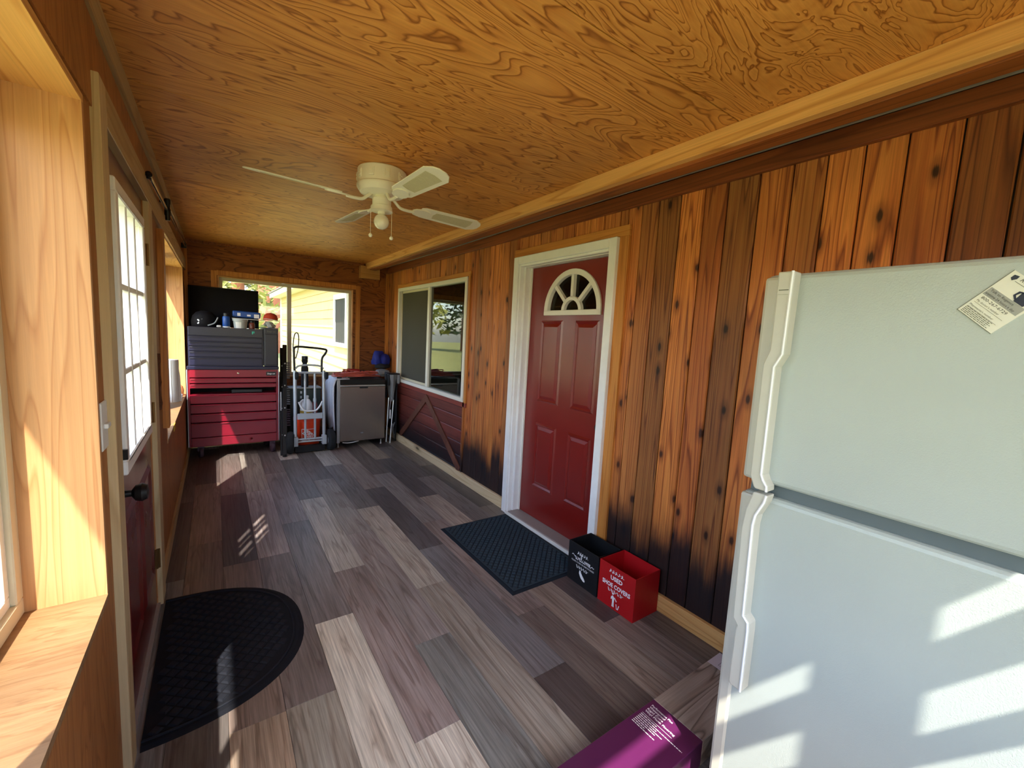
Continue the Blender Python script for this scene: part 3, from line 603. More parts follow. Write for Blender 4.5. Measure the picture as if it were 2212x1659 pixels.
# roof and the world outside
bx('roof', 'roof', (-0.60, -0.85, 2.45), (3.6, 6.5, 2.56), label='flat porch roof above the plywood ceiling', cat='roof', **ST)
aw = bx('window_awning', 'roof', (-0.82, -0.75, 2.34), (-0.45, 1.25, 2.39), label='narrow awning outside above the near recessed window', cat='awning')  # unseen slab added to keep sun off the upper near window
ground = MB(); ground.add([(-60, -40, -0.25), (60, -40, -0.25), (60, 80, -0.25), (-60, 80, -0.25)], [(0, 1, 2, 3)])
build(ground, 'lawn', 'grass', label='sunny green lawn outside the porch', cat='lawn', kind='stuff')
hs = thing('house_wing', (2.3, 12.5, -0.25), 'cream lap-sided house wing outside the end window', 'building')
bx('wall', 'siding_cream', (2.13, 6.6, -0.25), (2.6, 18.6, 2.55), hs)
z = -0.1; i = 0
while z < 2.5:
    m = MB(); m.prism([(0, 0), (0.028, 0), (0.006, 0.2), (0, 0.2)], (-1, 0, 0), (0, 0, 1), (2.13, 6.6, z), (0, 12.0, 0))
    build(m, 'siding_board', 'siding_cream', hs); z += 0.2
bx('corner_board', 'trim_white', (2.085, 18.55, -0.25), (2.14, 18.72, 2.5), hs)
bx('soffit', 'trim_white', (1.78, 6.6, 2.52), (2.6, 19.1, 2.55), hs); bx('fascia', 'trim_white', (1.76, 6.6, 2.50), (1.78, 19.1, 2.66), hs)
rp = MB(); rp.add([(1.72, 6.6, 2.66), (1.72, 19.2, 2.66), (5.0, 19.2, 3.9), (5.0, 6.6, 3.9), (1.72, 6.6, 2.70), (1.72, 19.2, 2.70), (5.0, 19.2, 3.95), (5.0, 6.6, 3.95)], [(0,1,2,3),(7,6,5,4),(0,4,5,1),(1,5,6,2),(2,6,7,3),(3,7,4,0)])
build(rp, 'roof', 'roof', hs)
hw = MB(); hw.box((2.06, 8.55, 1.12), (2.11, 9.62, 1.20)); hw.box((2.06, 8.55, 2.08), (2.11, 9.62, 2.18)); hw.box((2.06, 8.55, 1.2), (2.11, 8.64, 2.08)); hw.box((2.06, 9.53, 1.2), (2.11, 9.62, 2.08))
hwo = build(hw, 'window', 'trim_white', hs); bx('pane', 'blind_dark', (2.085, 8.64, 1.2), (2.10, 9.53, 2.08), hwo)

def tree(x, y, h, r, label, leaf, trunkr=0.25, z0f=0.35, n=900, bare=False, sz=0.35):
    t = thing('pine_tree', (x, y, -0.25), label, 'tree', 'trees beyond the lawn')
    build(MB().tube([(x, y, -0.25), (x+0.05, y, h*0.5), (x, y+0.05, h*0.95)], [trunkr, trunkr*0.8, trunkr*0.3], 12), 'trunk', 'trunk', t, smooth=True)
    m = MB()
    for i in range(n):
        u = random.random(); zz = h*(z0f+(1-z0f)*u); rr = r*(1-u*0.8)*math.sqrt(random.random()); an = random.random()*6.283
        c = Vector((x+rr*math.cos(an), y+rr*math.sin(an), zz)); s = sz*(0.5+random.random())
        a = Vector((random.uniform(-1, 1), random.uniform(-1, 1), random.uniform(-0.6, 0.6))).normalized(); b = a.orthogonal().normalized()
        m.add([c-a*s, c+b*s*0.4, c+a*s, c-b*s*0.4], [(0, 1, 2, 3)])
    build(m, 'foliage', leaf, t, recalc=False)
tree(0.9, 24, 13, 2.0, 'tall pine with pale low foliage at the left of the end window', 'leaf', 0.3, 0.10, 1500, sz=0.3)
tree(2.95, 30, 15, 2.0, 'red-barked pine standing just beyond the corner of the house wing', 'leaf', 0.5, 0.5, 700)
tree(2.9, 37.5, 15, 2.4, 'slim pine trunk left of the red-barked pine', 'leaf_dark', 0.4, 0.4, 900)
tree(-4.2, 33, 13, 3.0, 'bushy pale tree left of the end window view', 'leaf', 0.3, 0.08, 1500)
for i, (x, y, l_) in enumerate(((-10, 34, 'first pine past the bushy tree across the lawn'), (-17.5, 40, 'dark pine second past the bushy tree across the lawn'), (-19.5, 31, 'pale pine standing farthest left across the lawn'), (-6, 45, 'tall dark pine deep behind the bushy tree'))):
    tree(x, y, 12+i, 2.6, l_, 'leaf_dark' if i % 2 else 'leaf', 0.35, 0.12, 1200)

# sampling portals in the window openings
def portal(loc, rot, sx, sy):
    l = bpy.data.lights.new('portal', 'AREA'); l.shape = 'RECTANGLE'; l.size = sx; l.size_y = sy
    o = bpy.data.objects.new('portal', l); COL.objects.link(o); o.location = loc; o.rotation_euler = rot
    l.cycles.is_portal = True
portal((-0.50, 0.645, 1.37), (0, R(-90), 0), 1.4, 1.95); portal((-0.50, 4.65, 1.37), (0, R(-90), 0), 1.4, 2.25); portal((-0.345, 2.28, 1.45), (0, R(-90), 0), 1.0, 0.7)
portal((0.80, YB+0.18, 1.45), (R(-90), 0, 0), 1.6, 1.25); portal((0.87, YN-0.14, 1.32), (R(90), 0, 0), 1.95, 1.15)

# ------------------------------------------------------------------ refrigerator
fr = thing('refrigerator', (1.66, 0.22, 0), 'white top-freezer refrigerator with textured doors standing against the cedar wall', 'refrigerator')
FX, FN, FF = 1.30, -0.17, 0.607
bx('body', 'fridge_white', (1.37, FN+0.005, 0.03), (2.02, FF-0.012, 1.70), fr, bevel=0.008, seg=2)
bx('door_seam', 'seam_grey', (1.322, FN+0.006, 1.082), (1.372, FF-0.014, 1.120), fr)  # grey strip puts the recess shade between the doors into colour
bx('base_grille', 'gasket', (1.36, FN+0.01, 0.02), (1.40, FF-0.02, 0.115), fr)
for z0, z1, nm in ((1.118, 1.716, 'freezer_door'), (0.125, 1.084, 'fridge_door')):
    d = bx(nm, 'fridge_white', (FX, FN, z0), (1.362, FF, z1), fr, bevel=0.016, seg=3)
    bx('gasket', 'gasket', (1.36, FN+0.01, z0+0.01), (1.372, FF-0.012, z1-0.01), d)
    bx('edge_trim', 'fridge_trim', (FX-0.004, FF-0.04, z0+0.004), (1.34, FF+0.003, z1-0.006), d, bevel=0.010, seg=2)
    if z0 > 1: Rr = [(0.52, 1.716), (0.521, 1.607), (0.522, 1.494), (0.539, 1.458), (0.538, 1.152), (0.532, 1.137), (0.521, 1.122), (0.52, 1.107)]; Ll = [(0.561, 1.716), (0.56, 1.608), (0.56, 1.504), (0.574, 1.464), (0.573, 1.142), (0.560, 1.112), (0.555, 1.107)]
    else: Rr = [(0.518, 1.097), (0.522, 1.075), (0.541, 1.03), (0.545, 1.00), (0.541, 0.722), (0.526, 0.708), (0.524, 0.68), (0.524, 0.49)]; Ll = [(0.558, 1.097), (0.574, 1.04), (0.580, 0.98), (0.574, 0.70), (0.560, 0.683), (0.563, 0.662), (0.565, 0.50), (0.558, 0.49)]
    hd = build(MB().prism(Rr+Ll[::-1], (0, 1, 0), (0, 0, 1), (1.262, 0, 0), (0.042, 0, 0)), 'handle', 'fridge_trim', d, bevel=0.004, seg=2)
    rb = MB(); pts = [(1.2605, a+0.004, b) for a, b in Rr]
    build(rb.tube(pts, 0.0035, 6), 'handle_rib', 'plastic_white', d)
bx('maker_strip', 'fridge_trim', (1.259, 0.526, 1.655), (1.263, 0.556, 1.678), fr)
bx('maker_line', 'print_grey', (1.2583, 0.529, 1.665), (1.2592, 0.553, 1.6675), fr)
bx('hinge_cover', 'fridge_trim', (1.33, FN+0.01, 1.70), (1.44, FN+0.06, 1.722), fr, bevel=0.004)
for y_ in (FN+0.05, FF-0.06):
    for x_ in (1.42, 1.98): build(MB().lathe([(0.02, 0), (0.02, 0.03)], (x_, y_, 0.0), n=10), 'foot', 'black_plastic', fr)
# flat magnet card
A_, B_, C_ = Vector((1.2985, 0.213, 1.611)), Vector((1.2985, 0.174, 1.574)), Vector((1.2985, 0.143, 1.679))
mg = thing('magnet_card', A_, 'tilted cream health-phone magnet card on the freezer door', 'magnet')
U_ = (B_-A_); wU = 0.075; U_ = U_.normalized(); Vn = (C_-A_); V_ = (Vn-U_*Vn.dot(U_)).normalized(); LV = 0.104
def cq(u0, u1, v0, v1, x=0.0):
    o = Vector((x, 0, 0)); return [A_+o+U_*u0+V_*v0, A_+o+U_*u1+V_*v0, A_+o+U_*u1+V_*v1, A_+o+U_*u0+V_*v1]
cm = MB(); q = cq(0, wU, 0, LV); cm.add(q+[p+Vector((0.0012, 0, 0)) for p in q], [(0,1,2,3),(7,6,5,4),(0,4,5,1),(1,5,6,2),(2,6,7,3),(3,7,4,0)]); build(cm, 'card', 'card', mg)
build(MB().flat(cq(0.003, 0.071, 0.046, 0.063, -0.0004)), 'band', 'print_band', mg)
bm2 = MB()
for a, b, c, d in ((0, wU, 0, 0.0012), (0, 0.0012, 0, LV)): bm2.flat(cq(a, b, c, d, -0.0004))
build(bm2, 'border', 'print_grey', mg)
def ct(s_, u, v, size, width, mat_, bold=0.0, shear=0.0):
    m = MB(); text(m, s_, A_+Vector((-0.0008, 0, 0))+U_*u+V_*v, U_, V_, size, width, bold, shear); build(m, 'lettering', mat_, mg)
ct('800-267-6729', 0.034, 0.0385, 0.0075, 0.052, 'print_dark'); ct('Talk to Regence', 0.030, 0.0565, 0.006, 0.046, 'print_dark'); ct('anytime 24 hours a day', 0.034, 0.049, 0.006, 0.058, 'print_dark')
ct("My doctor's number", 0.030, 0.031, 0.0055, 0.046, 'print_grey'); ct("Pharmacist's number", 0.030, 0.0195, 0.0055, 0.05, 'print_grey'); ct('Regence', 0.040, 0.094, 0.0105, 0.036, 'print_dark', 0, 0.2)
fp = MB(); rg = random.Random(3)
for i in range(5):
    u = 0.005; e = 0.062-0.004*(i % 2)
    while u < e:
        w = rg.uniform(0.003, 0.009); fp.flat(cq(u, min(u+w, e), 0.0035+0.0028*i, 0.0047+0.0028*i, -0.0007)); u += w+0.0012
build(fp, 'fine_print', 'print_grey', mg)
ln = MB()
for v in (0.028, 0.0165): ln.flat(cq(0.006, 0.066, v, v+0.0005, -0.0006))
ln.flat(cq(0.018, 0.052, 0.0895, 0.0903, -0.0006)); build(ln, 'rule', 'print_grey', mg)
sh = MB(); sh.flat([A_+Vector((-0.0007, 0, 0))+U_*u+V_*v for u, v in ((0.008, 0.098), (0.016, 0.100), (0.017, 0.094), (0.013, 0.088), (0.008, 0.091))]); build(sh, 'shield_mark', 'print_navy', mg)
fgm = MB()
for poly in ([(0.046, 0.0635), (0.064, 0.0635), (0.067, 0.083), (0.043, 0.083)], [(0.043, 0.083), (0.038, 0.081), (0.037, 0.071), (0.045, 0.0655), (0.0465, 0.068), (0.0405, 0.073), (0.042, 0.079), (0.046, 0.081)], [(0.067, 0.083), (0.072, 0.081), (0.073, 0.071), (0.065, 0.0655), (0.0635, 0.068), (0.0695, 0.073), (0.068, 0.079), (0.064, 0.081)], [(0.052, 0.084), (0.058, 0.084), (0.060, 0.091), (0.055, 0.095), (0.050, 0.091)]):
    fgm.flat([A_+Vector((-0.0007, 0, 0))+U_*u+V_*v for u, v in poly])
build(fgm, 'figure_print', 'print_navy', mg)

# ------------------------------------------------------------------ ceiling fan
FC = Vector((0.80, 2.53, 2.40)); fan = thing('ceiling_fan', FC, 'cream four-blade ceiling fan with bare bulb and two pull chains', 'ceiling fan')
hz = build(MB().lathe([(0.128, 0), (0.134, -0.006), (0.134, -0.085), (0.138, -0.09), (0.138, -0.102), (0.12, -0.128), (0.07, -0.138), (0.045, -0.14)], FC, n=36), 'motor_housing', 'fan_white', fan, smooth=True)
for i in range(10):
    a = 2*math.pi*i/10+0.2; c = FC+Vector((math.cos(a)*0.134, math.sin(a)*0.134, -0.047)); t = Vector((-math.sin(a), math.cos(a), 0)); rd = Vector((math.cos(a), math.sin(a), 0))
    m = MB(); m.prism([(-0.015, -0.022), (0.015, -0.022), (0.015, 0.022), (-0.015, 0.022)], t, (0, 0, 1), c-rd*0.002, rd*0.005)
    m.prism([(-0.009, -0.015), (0.009, -0.015), (0.009, -0.004), (-0.009, -0.004)], t, (0, 0, 1), c, rd*0.006); m.prism([(-0.009, 0.004), (0.009, 0.004), (0.009, 0.015), (-0.009, 0.015)], t, (0, 0, 1), c, rd*0.006)
    build(m, 'relief_panel', 'fan_white', hz)
build(MB().lathe([(0.036, -0.135), (0.036, -0.152), (0.052, -0.155), (0.052, -0.192), (0.058, -0.195), (0.06, -0.215), (0.063, -0.222), (0.04, -0.224)], FC, n=28), 'light_fitter', 'fan_white', fan, smooth=True)
build(MB().lathe([(0.02, -0.222), (0.021, -0.236), (0.014, -0.238)], FC, n=16), 'lamp_socket', 'fan_white', fan, smooth=True)
bp = [(0.0135, -0.233), (0.016, -0.240)]
bp += [(0.043*math.cos(R(a)), -0.279+0.043*math.sin(R(a))) for a in range(62, -91, -12)]
build(MB().lathe(bp, FC, n=24), 'bulb', 'bulb', fan, smooth=True)
for i in range(4):
    a = R(5+90*i); d = Vector((math.cos(a), math.sin(a), 0)); t = Vector((-math.sin(a), math.cos(a), 0)); pit = R(14)
    ts = (t*math.cos(pit)+Vector((0, 0, 1))*math.sin(pit)*-1)   # pitched cross direction
    up = d.cross(ts).normalized(); B0 = FC+Vector((0, 0, -0.170))
    arm = MB(); pth = smoothpath([tuple(FC+d*0.06+Vector((0, 0, -0.132))), tuple(FC+d*0.085+Vector((0, 0, -0.155))), tuple(FC+d*0.115+Vector((0, 0, -0.178))), tuple(FC+d*0.165+Vector((0, 0, -0.182))), tuple(FC+d*0.20+Vector((0, 0, -0.180)))], 4)
    arm.tube(pth, 0.009, 8)
    fo = [(0.19, 0.012), (0.205, 0.03), (0.24, 0.04), (0.28, 0.036), (0.305, 0.02), (0.312, 0.0)]; fo = fo+[(x, -y) for x, y in fo[::-1][1:]]
    arm.prism(fo, d, ts, B0+up*-0.010, up*0.007)
    build(arm, 'blade_arm', 'fan_white', fan, smooth=True)
    ol = [(0.235, -0.045), (0.26, -0.058), (0.62, -0.070), (0.665, -0.045), (0.68, -0.02), (0.68, 0.02), (0.665, 0.045), (0.62, 0.070), (0.26, 0.058), (0.235, 0.045)]
    bl = build(MB().prism(ol, d, ts, B0+up*-0.003, up*0.006), 'blade', 'fan_white', fan, bevel=0.0015)
    cn = MB(); cn.prism([(0.34, -0.036), (0.60, -0.046), (0.61, 0.0), (0.60, 0.046), (0.34, 0.036), (0.33, 0.0)], d, ts, B0+up*-0.0038, up*0.0008)
    for j in range(22):
        x = 0.345+0.0118*j; cn.prism([(x, -0.036), (x+0.004, -0.036), (x+0.004, 0.036), (x, 0.036)], d, ts, B0+up*-0.0045, up*0.0008)
    build(cn, 'cane_panel', 'fan_cane', bl)
for px_, py_ in ((800, 508), (845, 515)):
    p = PY(px_, py_, 2.50); build(MB().tube([(p.x, p.y, 2.19), (p.x, p.y, p.z+0.01)], 0.0012, 5).lathe([(0.002, 0.012), (0.008, 0.008), (0.011, 0.0), (0.008, -0.008), (0.002, -0.011)], p, n=12), 'pull_chain', 'fan_white', fan)

# ------------------------------------------------------------------ shoe cover bins
def leaf_sprig(mb, o, U, V, w, flip=1):
    n = 5; path = [(-w/2+w*i/20, 0.006*flip*math.sin(i*0.9)) for i in range(21)]
    ribbon(mb, path, o, U, V, 0.0018)
    for i in range(n):
        x = -w/2+w*(i+0.4)/n
        for s in (-1, 1): ribbon(mb, [(x, 0), (x+0.004*s-0.006, 0.009*s*flip+0.002)], o, U, V, 0.0055)
def bin_box(name, y0, y1, mat_, label, xe=2.03):
    x0, x1, h, t = 1.82, xe, 0.248, 0.004
    th = thing(name, ((x0+x1)/2, (y0+y1)/2, 0), label, 'box', 'shoe cover boxes')
    b = MB(); b.box((x0, y0, 0), (x1, y1, t)); b.box((x0, y0, t), (x0+t, y1, h)); b.box((x1-t, y0, t), (x1, y1, h)); b.box((x0+t, y0, t), (x1-t, y0+t, h)); b.box((x0+t, y1-t, t), (x1-t, y1, h))
    build(b, 'body', mat_, th); return th, x0-0.0006, (y0+y1)/2
bk, X_, Yc = bin_box('shoe_bin', 1.602, 1.857, 'box_black', 'open black box lettered welcome beside the dark doormat', 2.012)
p = MB(); UU, VV = (0, -1, 0), (0, 0, 1)
leaf_sprig(p, (X_, Yc, 0.196), UU, VV, 0.09); build(p, 'leaf_print', 'print_white', bk); p = MB(); leaf_sprig(p, (X_, Yc, 0.108), UU, VV, 0.10, -1); build(p, 'leaf_print', 'print_white', bk)
W_ = [(-4.6,0.9),(-4.2,1.25),(-3.7,1.0),(-3.3,0.75),(-3.05,1.0),(-3.0,0.55),(-2.85,0.1),(-2.6,0.35),(-2.5,1.0),(-2.45,0.35),(-2.2,0.05),(-1.95,0.4),(-1.9,1.0),(-1.7,0.75),(-1.45,0.45),(-1.15,0.65),(-1.25,0.98),(-1.5,0.75),(-1.4,0.25),(-1.1,0.05),(-0.75,0.4),(-0.45,1.4),(-0.55,2.15),(-0.75,1.9),(-0.7,0.6),(-0.5,0.05),(-0.2,0.3),(0.1,0.9),(0.35,0.9),(0.1,0.95),(-0.02,0.5),(0.15,0.05),(0.5,0.3),(0.75,0.9),(0.6,0.5),(0.8,0.05),(1.1,0.4),(1.0,0.9),(0.8,0.95),(1.2,0.7),(1.5,0.95),(1.5,0.05),(1.65,0.7),(1.9,0.95),(2.0,0.6),(2.0,0.05),(2.15,0.7),(2.4,0.95),(2.5,0.6),(2.5,0.1),(2.75,0.3),(3.0,0.65),(2.9,0.97),(2.65,0.7),(2.75,0.25),(3.05,0.05),(3.5,0.35),(3.9,0.6),(4.3,0.35),(4.6,0.5)]
p = MB(); ribbon(p, smoothpath(W_, 4), (X_, Yc, 0.150), UU, VV, 0.0038, 0.0205); build(p, 'lettering', 'print_white', bk)
p = MB(); text(p, 'PLEASE COVER OR REMOVE SHOES', (X_, Yc, 0.132), UU, VV, 0.013, 0.19, 0.01); build(p, 'lettering', 'print_white', bk)
p = MB(); p.flat([(X_, Yc-u, 0.045+v) for u, v in ((-0.022, 0.05), (-0.012, 0.05), (-0.006, 0.038), (0.004, 0.026), (0.02, 0.012), (0.028, 0.0), (0.024, -0.008), (0.012, -0.006), (-0.006, 0.004), (-0.016, 0.016), (-0.024, 0.03))]); build(p, 'shoe_print', 'print_white', bk)
rd_, X_, Yc = bin_box('shoe_bin', 1.335, 1.592, 'box_red', 'open red box lettered used shoe covers by the cedar wall')
p = MB(); leaf_sprig(p, (X_, Yc, 0.214), UU, VV, 0.105); build(p, 'leaf_print', 'print_white', rd_); p = MB(); leaf_sprig(p, (X_, Yc, 0.102), UU, VV, 0.11, -1); build(p, 'leaf_print', 'print_white', rd_)
p = MB(); text(p, 'USED', (X_, Yc, 0.168), UU, VV, 0.034, 0.085, 0.03); build(p, 'lettering', 'print_white', rd_)
p = MB(); text(p, 'SHOE COVERS', (X_, Yc, 0.124), UU, VV, 0.034, 0.20, 0.03); build(p, 'lettering', 'print_white', rd_)
p = MB()
for poly in ([(-0.018, 0.02), (-0.006, 0.02), (-0.004, 0.05), (-0.016, 0.062), (-0.028, 0.05), (-0.03, 0.035), (-0.024, 0.035), (-0.02, 0.046)], [(-0.016, 0.064), (-0.009, 0.071), (-0.014, 0.078), (-0.022, 0.076), (-0.023, 0.068)], [(-0.018, 0.02), (-0.02, -0.005), (-0.013, -0.005), (-0.012, 0.02)], [(-0.011, 0.02), (-0.011, -0.005), (-0.004, -0.005), (-0.006, 0.02)], [(-0.004, 0.05), (0.01, 0.034), (0.014, 0.038), (-0.002, 0.056)], [(0.008, 0.022), (0.014, -0.005), (0.026, -0.005), (0.033, 0.022), (0.028, 0.022), (0.022, 0.0), (0.017, 0.0), (0.013, 0.022)]):
    p.flat([(X_, Yc-u, 0.02+v) for u, v in poly])
build(p, 'litter_print', 'print_white', rd_)

# ------------------------------------------------------------------ flooring carton
fb = thing('flooring_carton', (1.35, 0.795, 0), 'long purple and wood-print carton of vinyl plank flooring lying before the refrigerator', 'carton')
bx('purple_end', 'purple', (0.68, 0.69, 0.0), (1.408, 0.90, 0.10), fb, bevel=0.002)
bx('wood_print', 'box_wood', (1.408, 0.69, 0.0), (1.895, 0.90, 0.0995), fb, bevel=0.002)
bx('label', 'box_label', (1.79, 0.70, 0.0995), (1.893, 0.898, 0.1002), fb)
p = MB()
def rect(a, b, c, d, w=0.0015):
    for q in ((a, b, c, b+w), (a, d-w, c, d), (a, b, a+w, d), (c-w, b, c, d)): p.flat([(q[0], q[1], 0.1006), (q[2], q[1], 0.1006), (q[2], q[3], 0.1006), (q[0], q[3], 0.1006)])
rect(1.81, 0.79, 1.875, 0.86); rect(1.815, 0.80, 1.84, 0.85); rect(1.845, 0.80, 1.87, 0.85); build(p, 'outline_print', 'print_dark', fb)
p = MB(); UX, VX = (0, -1, 0), (1, 0, 0)
for i, (s_, w) in enumerate((('Performance Plus', 0.092), ('Waterproof', 0.069), ('Rigid Core', 0.069), ('Vinyl Plank Flooring', 0.128))): text(p, s_, (1.372-0.0135*i, 0.884-w/2, 0.1006), UX, VX, 0.0125, w, 0.012)
p.flat([(1.318, 0.885, 0.1006), (1.318, 0.757, 0.1006), (1.3192, 0.757, 0.1006), (1.3192, 0.885, 0.1006)])
build(p, 'lettering', 'print_white', fb); p = MB(); rg = random.Random(5)
for i, w in enumerate((0.07, 0.18, 0.082, 0.111, 0.088, 0.052, 0.098)):
    u = 0.0; x = 1.309-0.0088*i
    while u < w:
        d = rg.uniform(0.006, 0.016); e = min(u+d, w); p.flat([(x, 0.885-u, 0.1006), (x, 0.885-e, 0.1006), (x+0.003, 0.885-e, 0.1006), (x+0.003, 0.885-u, 0.1006)]); u += d+0.0022
build(p, 'fine_print', 'print_white', fb); p = None
# ------------------------------------------------------------------ doormats
dm = thing('doormat', (1.715, 2.35, 0), 'dark rectangular lattice doormat in front of the red door', 'doormat')
build(MB().add([(1.40, 1.862, 0), (2.005, 1.862, 0), (2.005, 2.842, 0), (1.40, 2.842, 0), (1.415, 1.877, 0.007), (1.99, 1.877, 0.007), (1.99, 2.827, 0.007), (1.415, 2.827, 0.007)], [(3,2,1,0),(4,5,6,7),(0,1,5,4),(1,2,6,5),(2,3,7,6),(3,0,4,7)]), 'backing', 'mat_dark', dm)
def lozenges(inside, x0, x1, y0, y1, st, hw, z, ang=45.0, lift=0.004):
    m = MB(); c, s = math.cos(R(ang)), math.sin(R(ang)); n = int(max(x1-x0, y1-y0)/st)+2; cx_, cy_ = (x0+x1)/2, (y0+y1)/2
    for i in range(-n, n+1):
        for j in range(-n, n+1):
            u, v = i*st, j*st; x, y = cx_+u*c-v*s, cy_+u*s+v*c
            if not inside(x, y): continue
            q = [(x+a*c-b*s, y+a*s+b*c) for a, b in ((-hw, -hw), (hw, -hw), (hw, hw), (-hw, hw))]; k_ = 0.7
            w = [(x+(a-x)*k_, y+(b-y)*k_) for a, b in q]
            m.add([(a, b, z) for a, b in q]+[(a, b, z+lift) for a, b in w], [(4,5,6,7),(0,1,5,4),(1,2,6,5),(2,3,7,6),(3,0,4,7)])
    return m
build(lozenges(lambda x, y: 1.445 < x < 1.96 and 1.907 < y < 2.797, 1.40, 2.005, 1.862, 2.842, 0.033, 0.0135, 0.007, 45.0, 0.005), 'tread', 'mat_rib', dm, kind='stuff')
rim = MB()
for a, b in (((1.425, 1.887), (1.98, 1.897)), ((1.425, 2.807), (1.98, 2.817)), ((1.425, 1.897), (1.435, 2.807)), ((1.97, 1.897), (1.98, 2.807))): rim.box((*a, 0.007), (*b, 0.0105))
build(rim, 'rim', 'mat_rib', dm)
hm = thing('doormat', (0.0, 2.27, 0), 'black half-round doormat by the half-glazed door', 'doormat')
def halfm(k, n=40):
    pts = []
    for i in range(n+1):
        a = -math.pi/2+math.pi*i/n; c, s = math.cos(a), math.sin(a); e = 2/2.35
        pts.append((-0.240+0.585*k*abs(c)**e, 2.272+0.498*(1-(1-k)*1.0)*math.copysign(abs(s)**e, s)))
    return pts
o_, i_ = halfm(1.0), halfm(0.965); n_ = len(o_)
m = MB(); m.add([(x, y, 0.0) for x, y in o_]+[(x, y, 0.008) for x, y in i_], [tuple(range(n_))[::-1], tuple(range(n_, 2*n_))]+[(k, (k+1) % n_, n_+(k+1) % n_, n_+k) for k in range(n_)]); build(m, 'backing', 'mat_black', hm)
def inm(x, y, k=0.88): return x > -0.205 and (abs((x+0.24)/(0.585*k)))**2.35+abs((y-2.272)/(0.498*k))**2.35 < 1
build(lozenges(inm, -0.25, 0.35, 1.77, 2.77, 0.041, 0.0175, 0.008, 50, 0.006), 'tread', 'mat_black_rib', hm, kind='stuff')
build(MB().tube([(x, y, 0.010) for x, y in halfm(0.925)], 0.005, 6), 'rim', 'mat_black_rib', hm)

# ------------------------------------------------------------------ tool chests
TY = 5.58
rc = thing('tool_cabinet', (0.175, 5.82, 0), 'tall red rolling tool cabinet with wide drawers and one drawer missing', 'tool chest')
cb = MB(); cb.box((-0.25, TY+0.012, 0.14), (-0.228, 6.06, 0.978)); cb.box((0.578, TY+0.012, 0.14), (0.60, 6.06, 0.978)); cb.box((-0.228, 6.04, 0.14), (0.578, 6.06, 0.978)); cb.box((-0.228, TY+0.012, 0.955), (0.578, 6.04, 0.978)); cb.box((-0.228, TY+0.012, 0.14), (0.578, 6.04, 0.16))
cb.box((-0.228, TY+0.012, 0.776), (0.578, 6.04, 0.786)); cb.box((-0.228, TY+0.012, 0.70), (0.578, 6.04, 0.71))
build(cb, 'carcass', 'chest_red', rc)
bx('drawer_bay', 'chest_in', (-0.226, 5.80, 0.711), (0.576, 5.82, 0.775), rc)
for x in (-0.254, 0.598): bx('corner_trim', 'alu_paint', (x, TY+0.002, 0.14), (x+0.008, TY+0.03, 0.978), rc, bevel=0.002)
for z0, z1 in ((0.831, 0.887), (0.777, 0.826), (0.607, 0.702), (0.502, 0.602), (0.402, 0.497), (0.238, 0.397)):
    d = bx('drawer', 'chest_red', (-0.226, TY, z0+0.003), (0.576, TY+0.02, z1-0.003), rc, bevel=0.003)
    build(MB().prism([(0, 0), (-0.010, -0.003), (-0.010, 0.004), (-0.003, 0.008), (0, 0.008)], (0, 1, 0), (0, 0, 1), (-0.22, TY, z1-0.012), (0.79, 0, 0)), 'drawer_pull', 'chest_red', d, bevel=0.001)
d = bx('top_panel', 'chest_red', (-0.226, TY, 0.894), (0.576, TY+0.02, 0.975), rc, bevel=0.003)
build(MB().lathe([(0.011, 0), (0.011, 0.004), (0.006, 0.005), (0.002, 0.003)], (0.205, TY, 0.94), (0, -1, 0), 14), 'lock', 'chrome', d)
bdg = bx('badge', 'black_plastic', (0.475, TY-0.003, 0.912), (0.572, TY, 0.957), d); p = MB(); text(p, 'Snap-on', (0.524, TY-0.0036, 0.926), (1, 0, 0), (0, 0, 1), 0.026, 0.078, 0.01, 0.15); build(p, 'badge_lettering', 'print_white', rc)
d = bx('kick_drawer', 'chest_red', (-0.226, TY, 0.138), (0.576, TY+0.02, 0.234), rc, bevel=0.004)
build(MB().lathe([(0.024, 0.0), (0.022, 0.004), (0.012, 0.001), (0.003, -0.002)], (0.325, TY, 0.183), (0, -1, 0), 16), 'dented_pull', 'chest_red', d)
for x, y in ((-0.15, 5.66), (0.535, 5.62), (-0.15, 5.98), (0.50, 5.98)):
    c = MB(); c.lathe([(0.03, -0.017), (0.055, -0.015), (0.058, -0.008), (0.058, 0.008), (0.055, 0.015), (0.03, 0.017)], (x, y, 0.058), (1, 0.25, 0), 22); cs = build(c, 'caster', 'caster', rc, smooth=True)
    bx('caster_fork', 'caster', (x-0.028, y-0.02, 0.075), (x+0.028, y+0.02, 0.14), cs)
tc = bx('tool_case', 'black_plastic', (0.14, 5.62, 0.7115), (0.44, 5.76, 0.753), label='flat black tool case lying in the open drawer bay of the red cabinet', cat='case', bevel=0.01, seg=2)

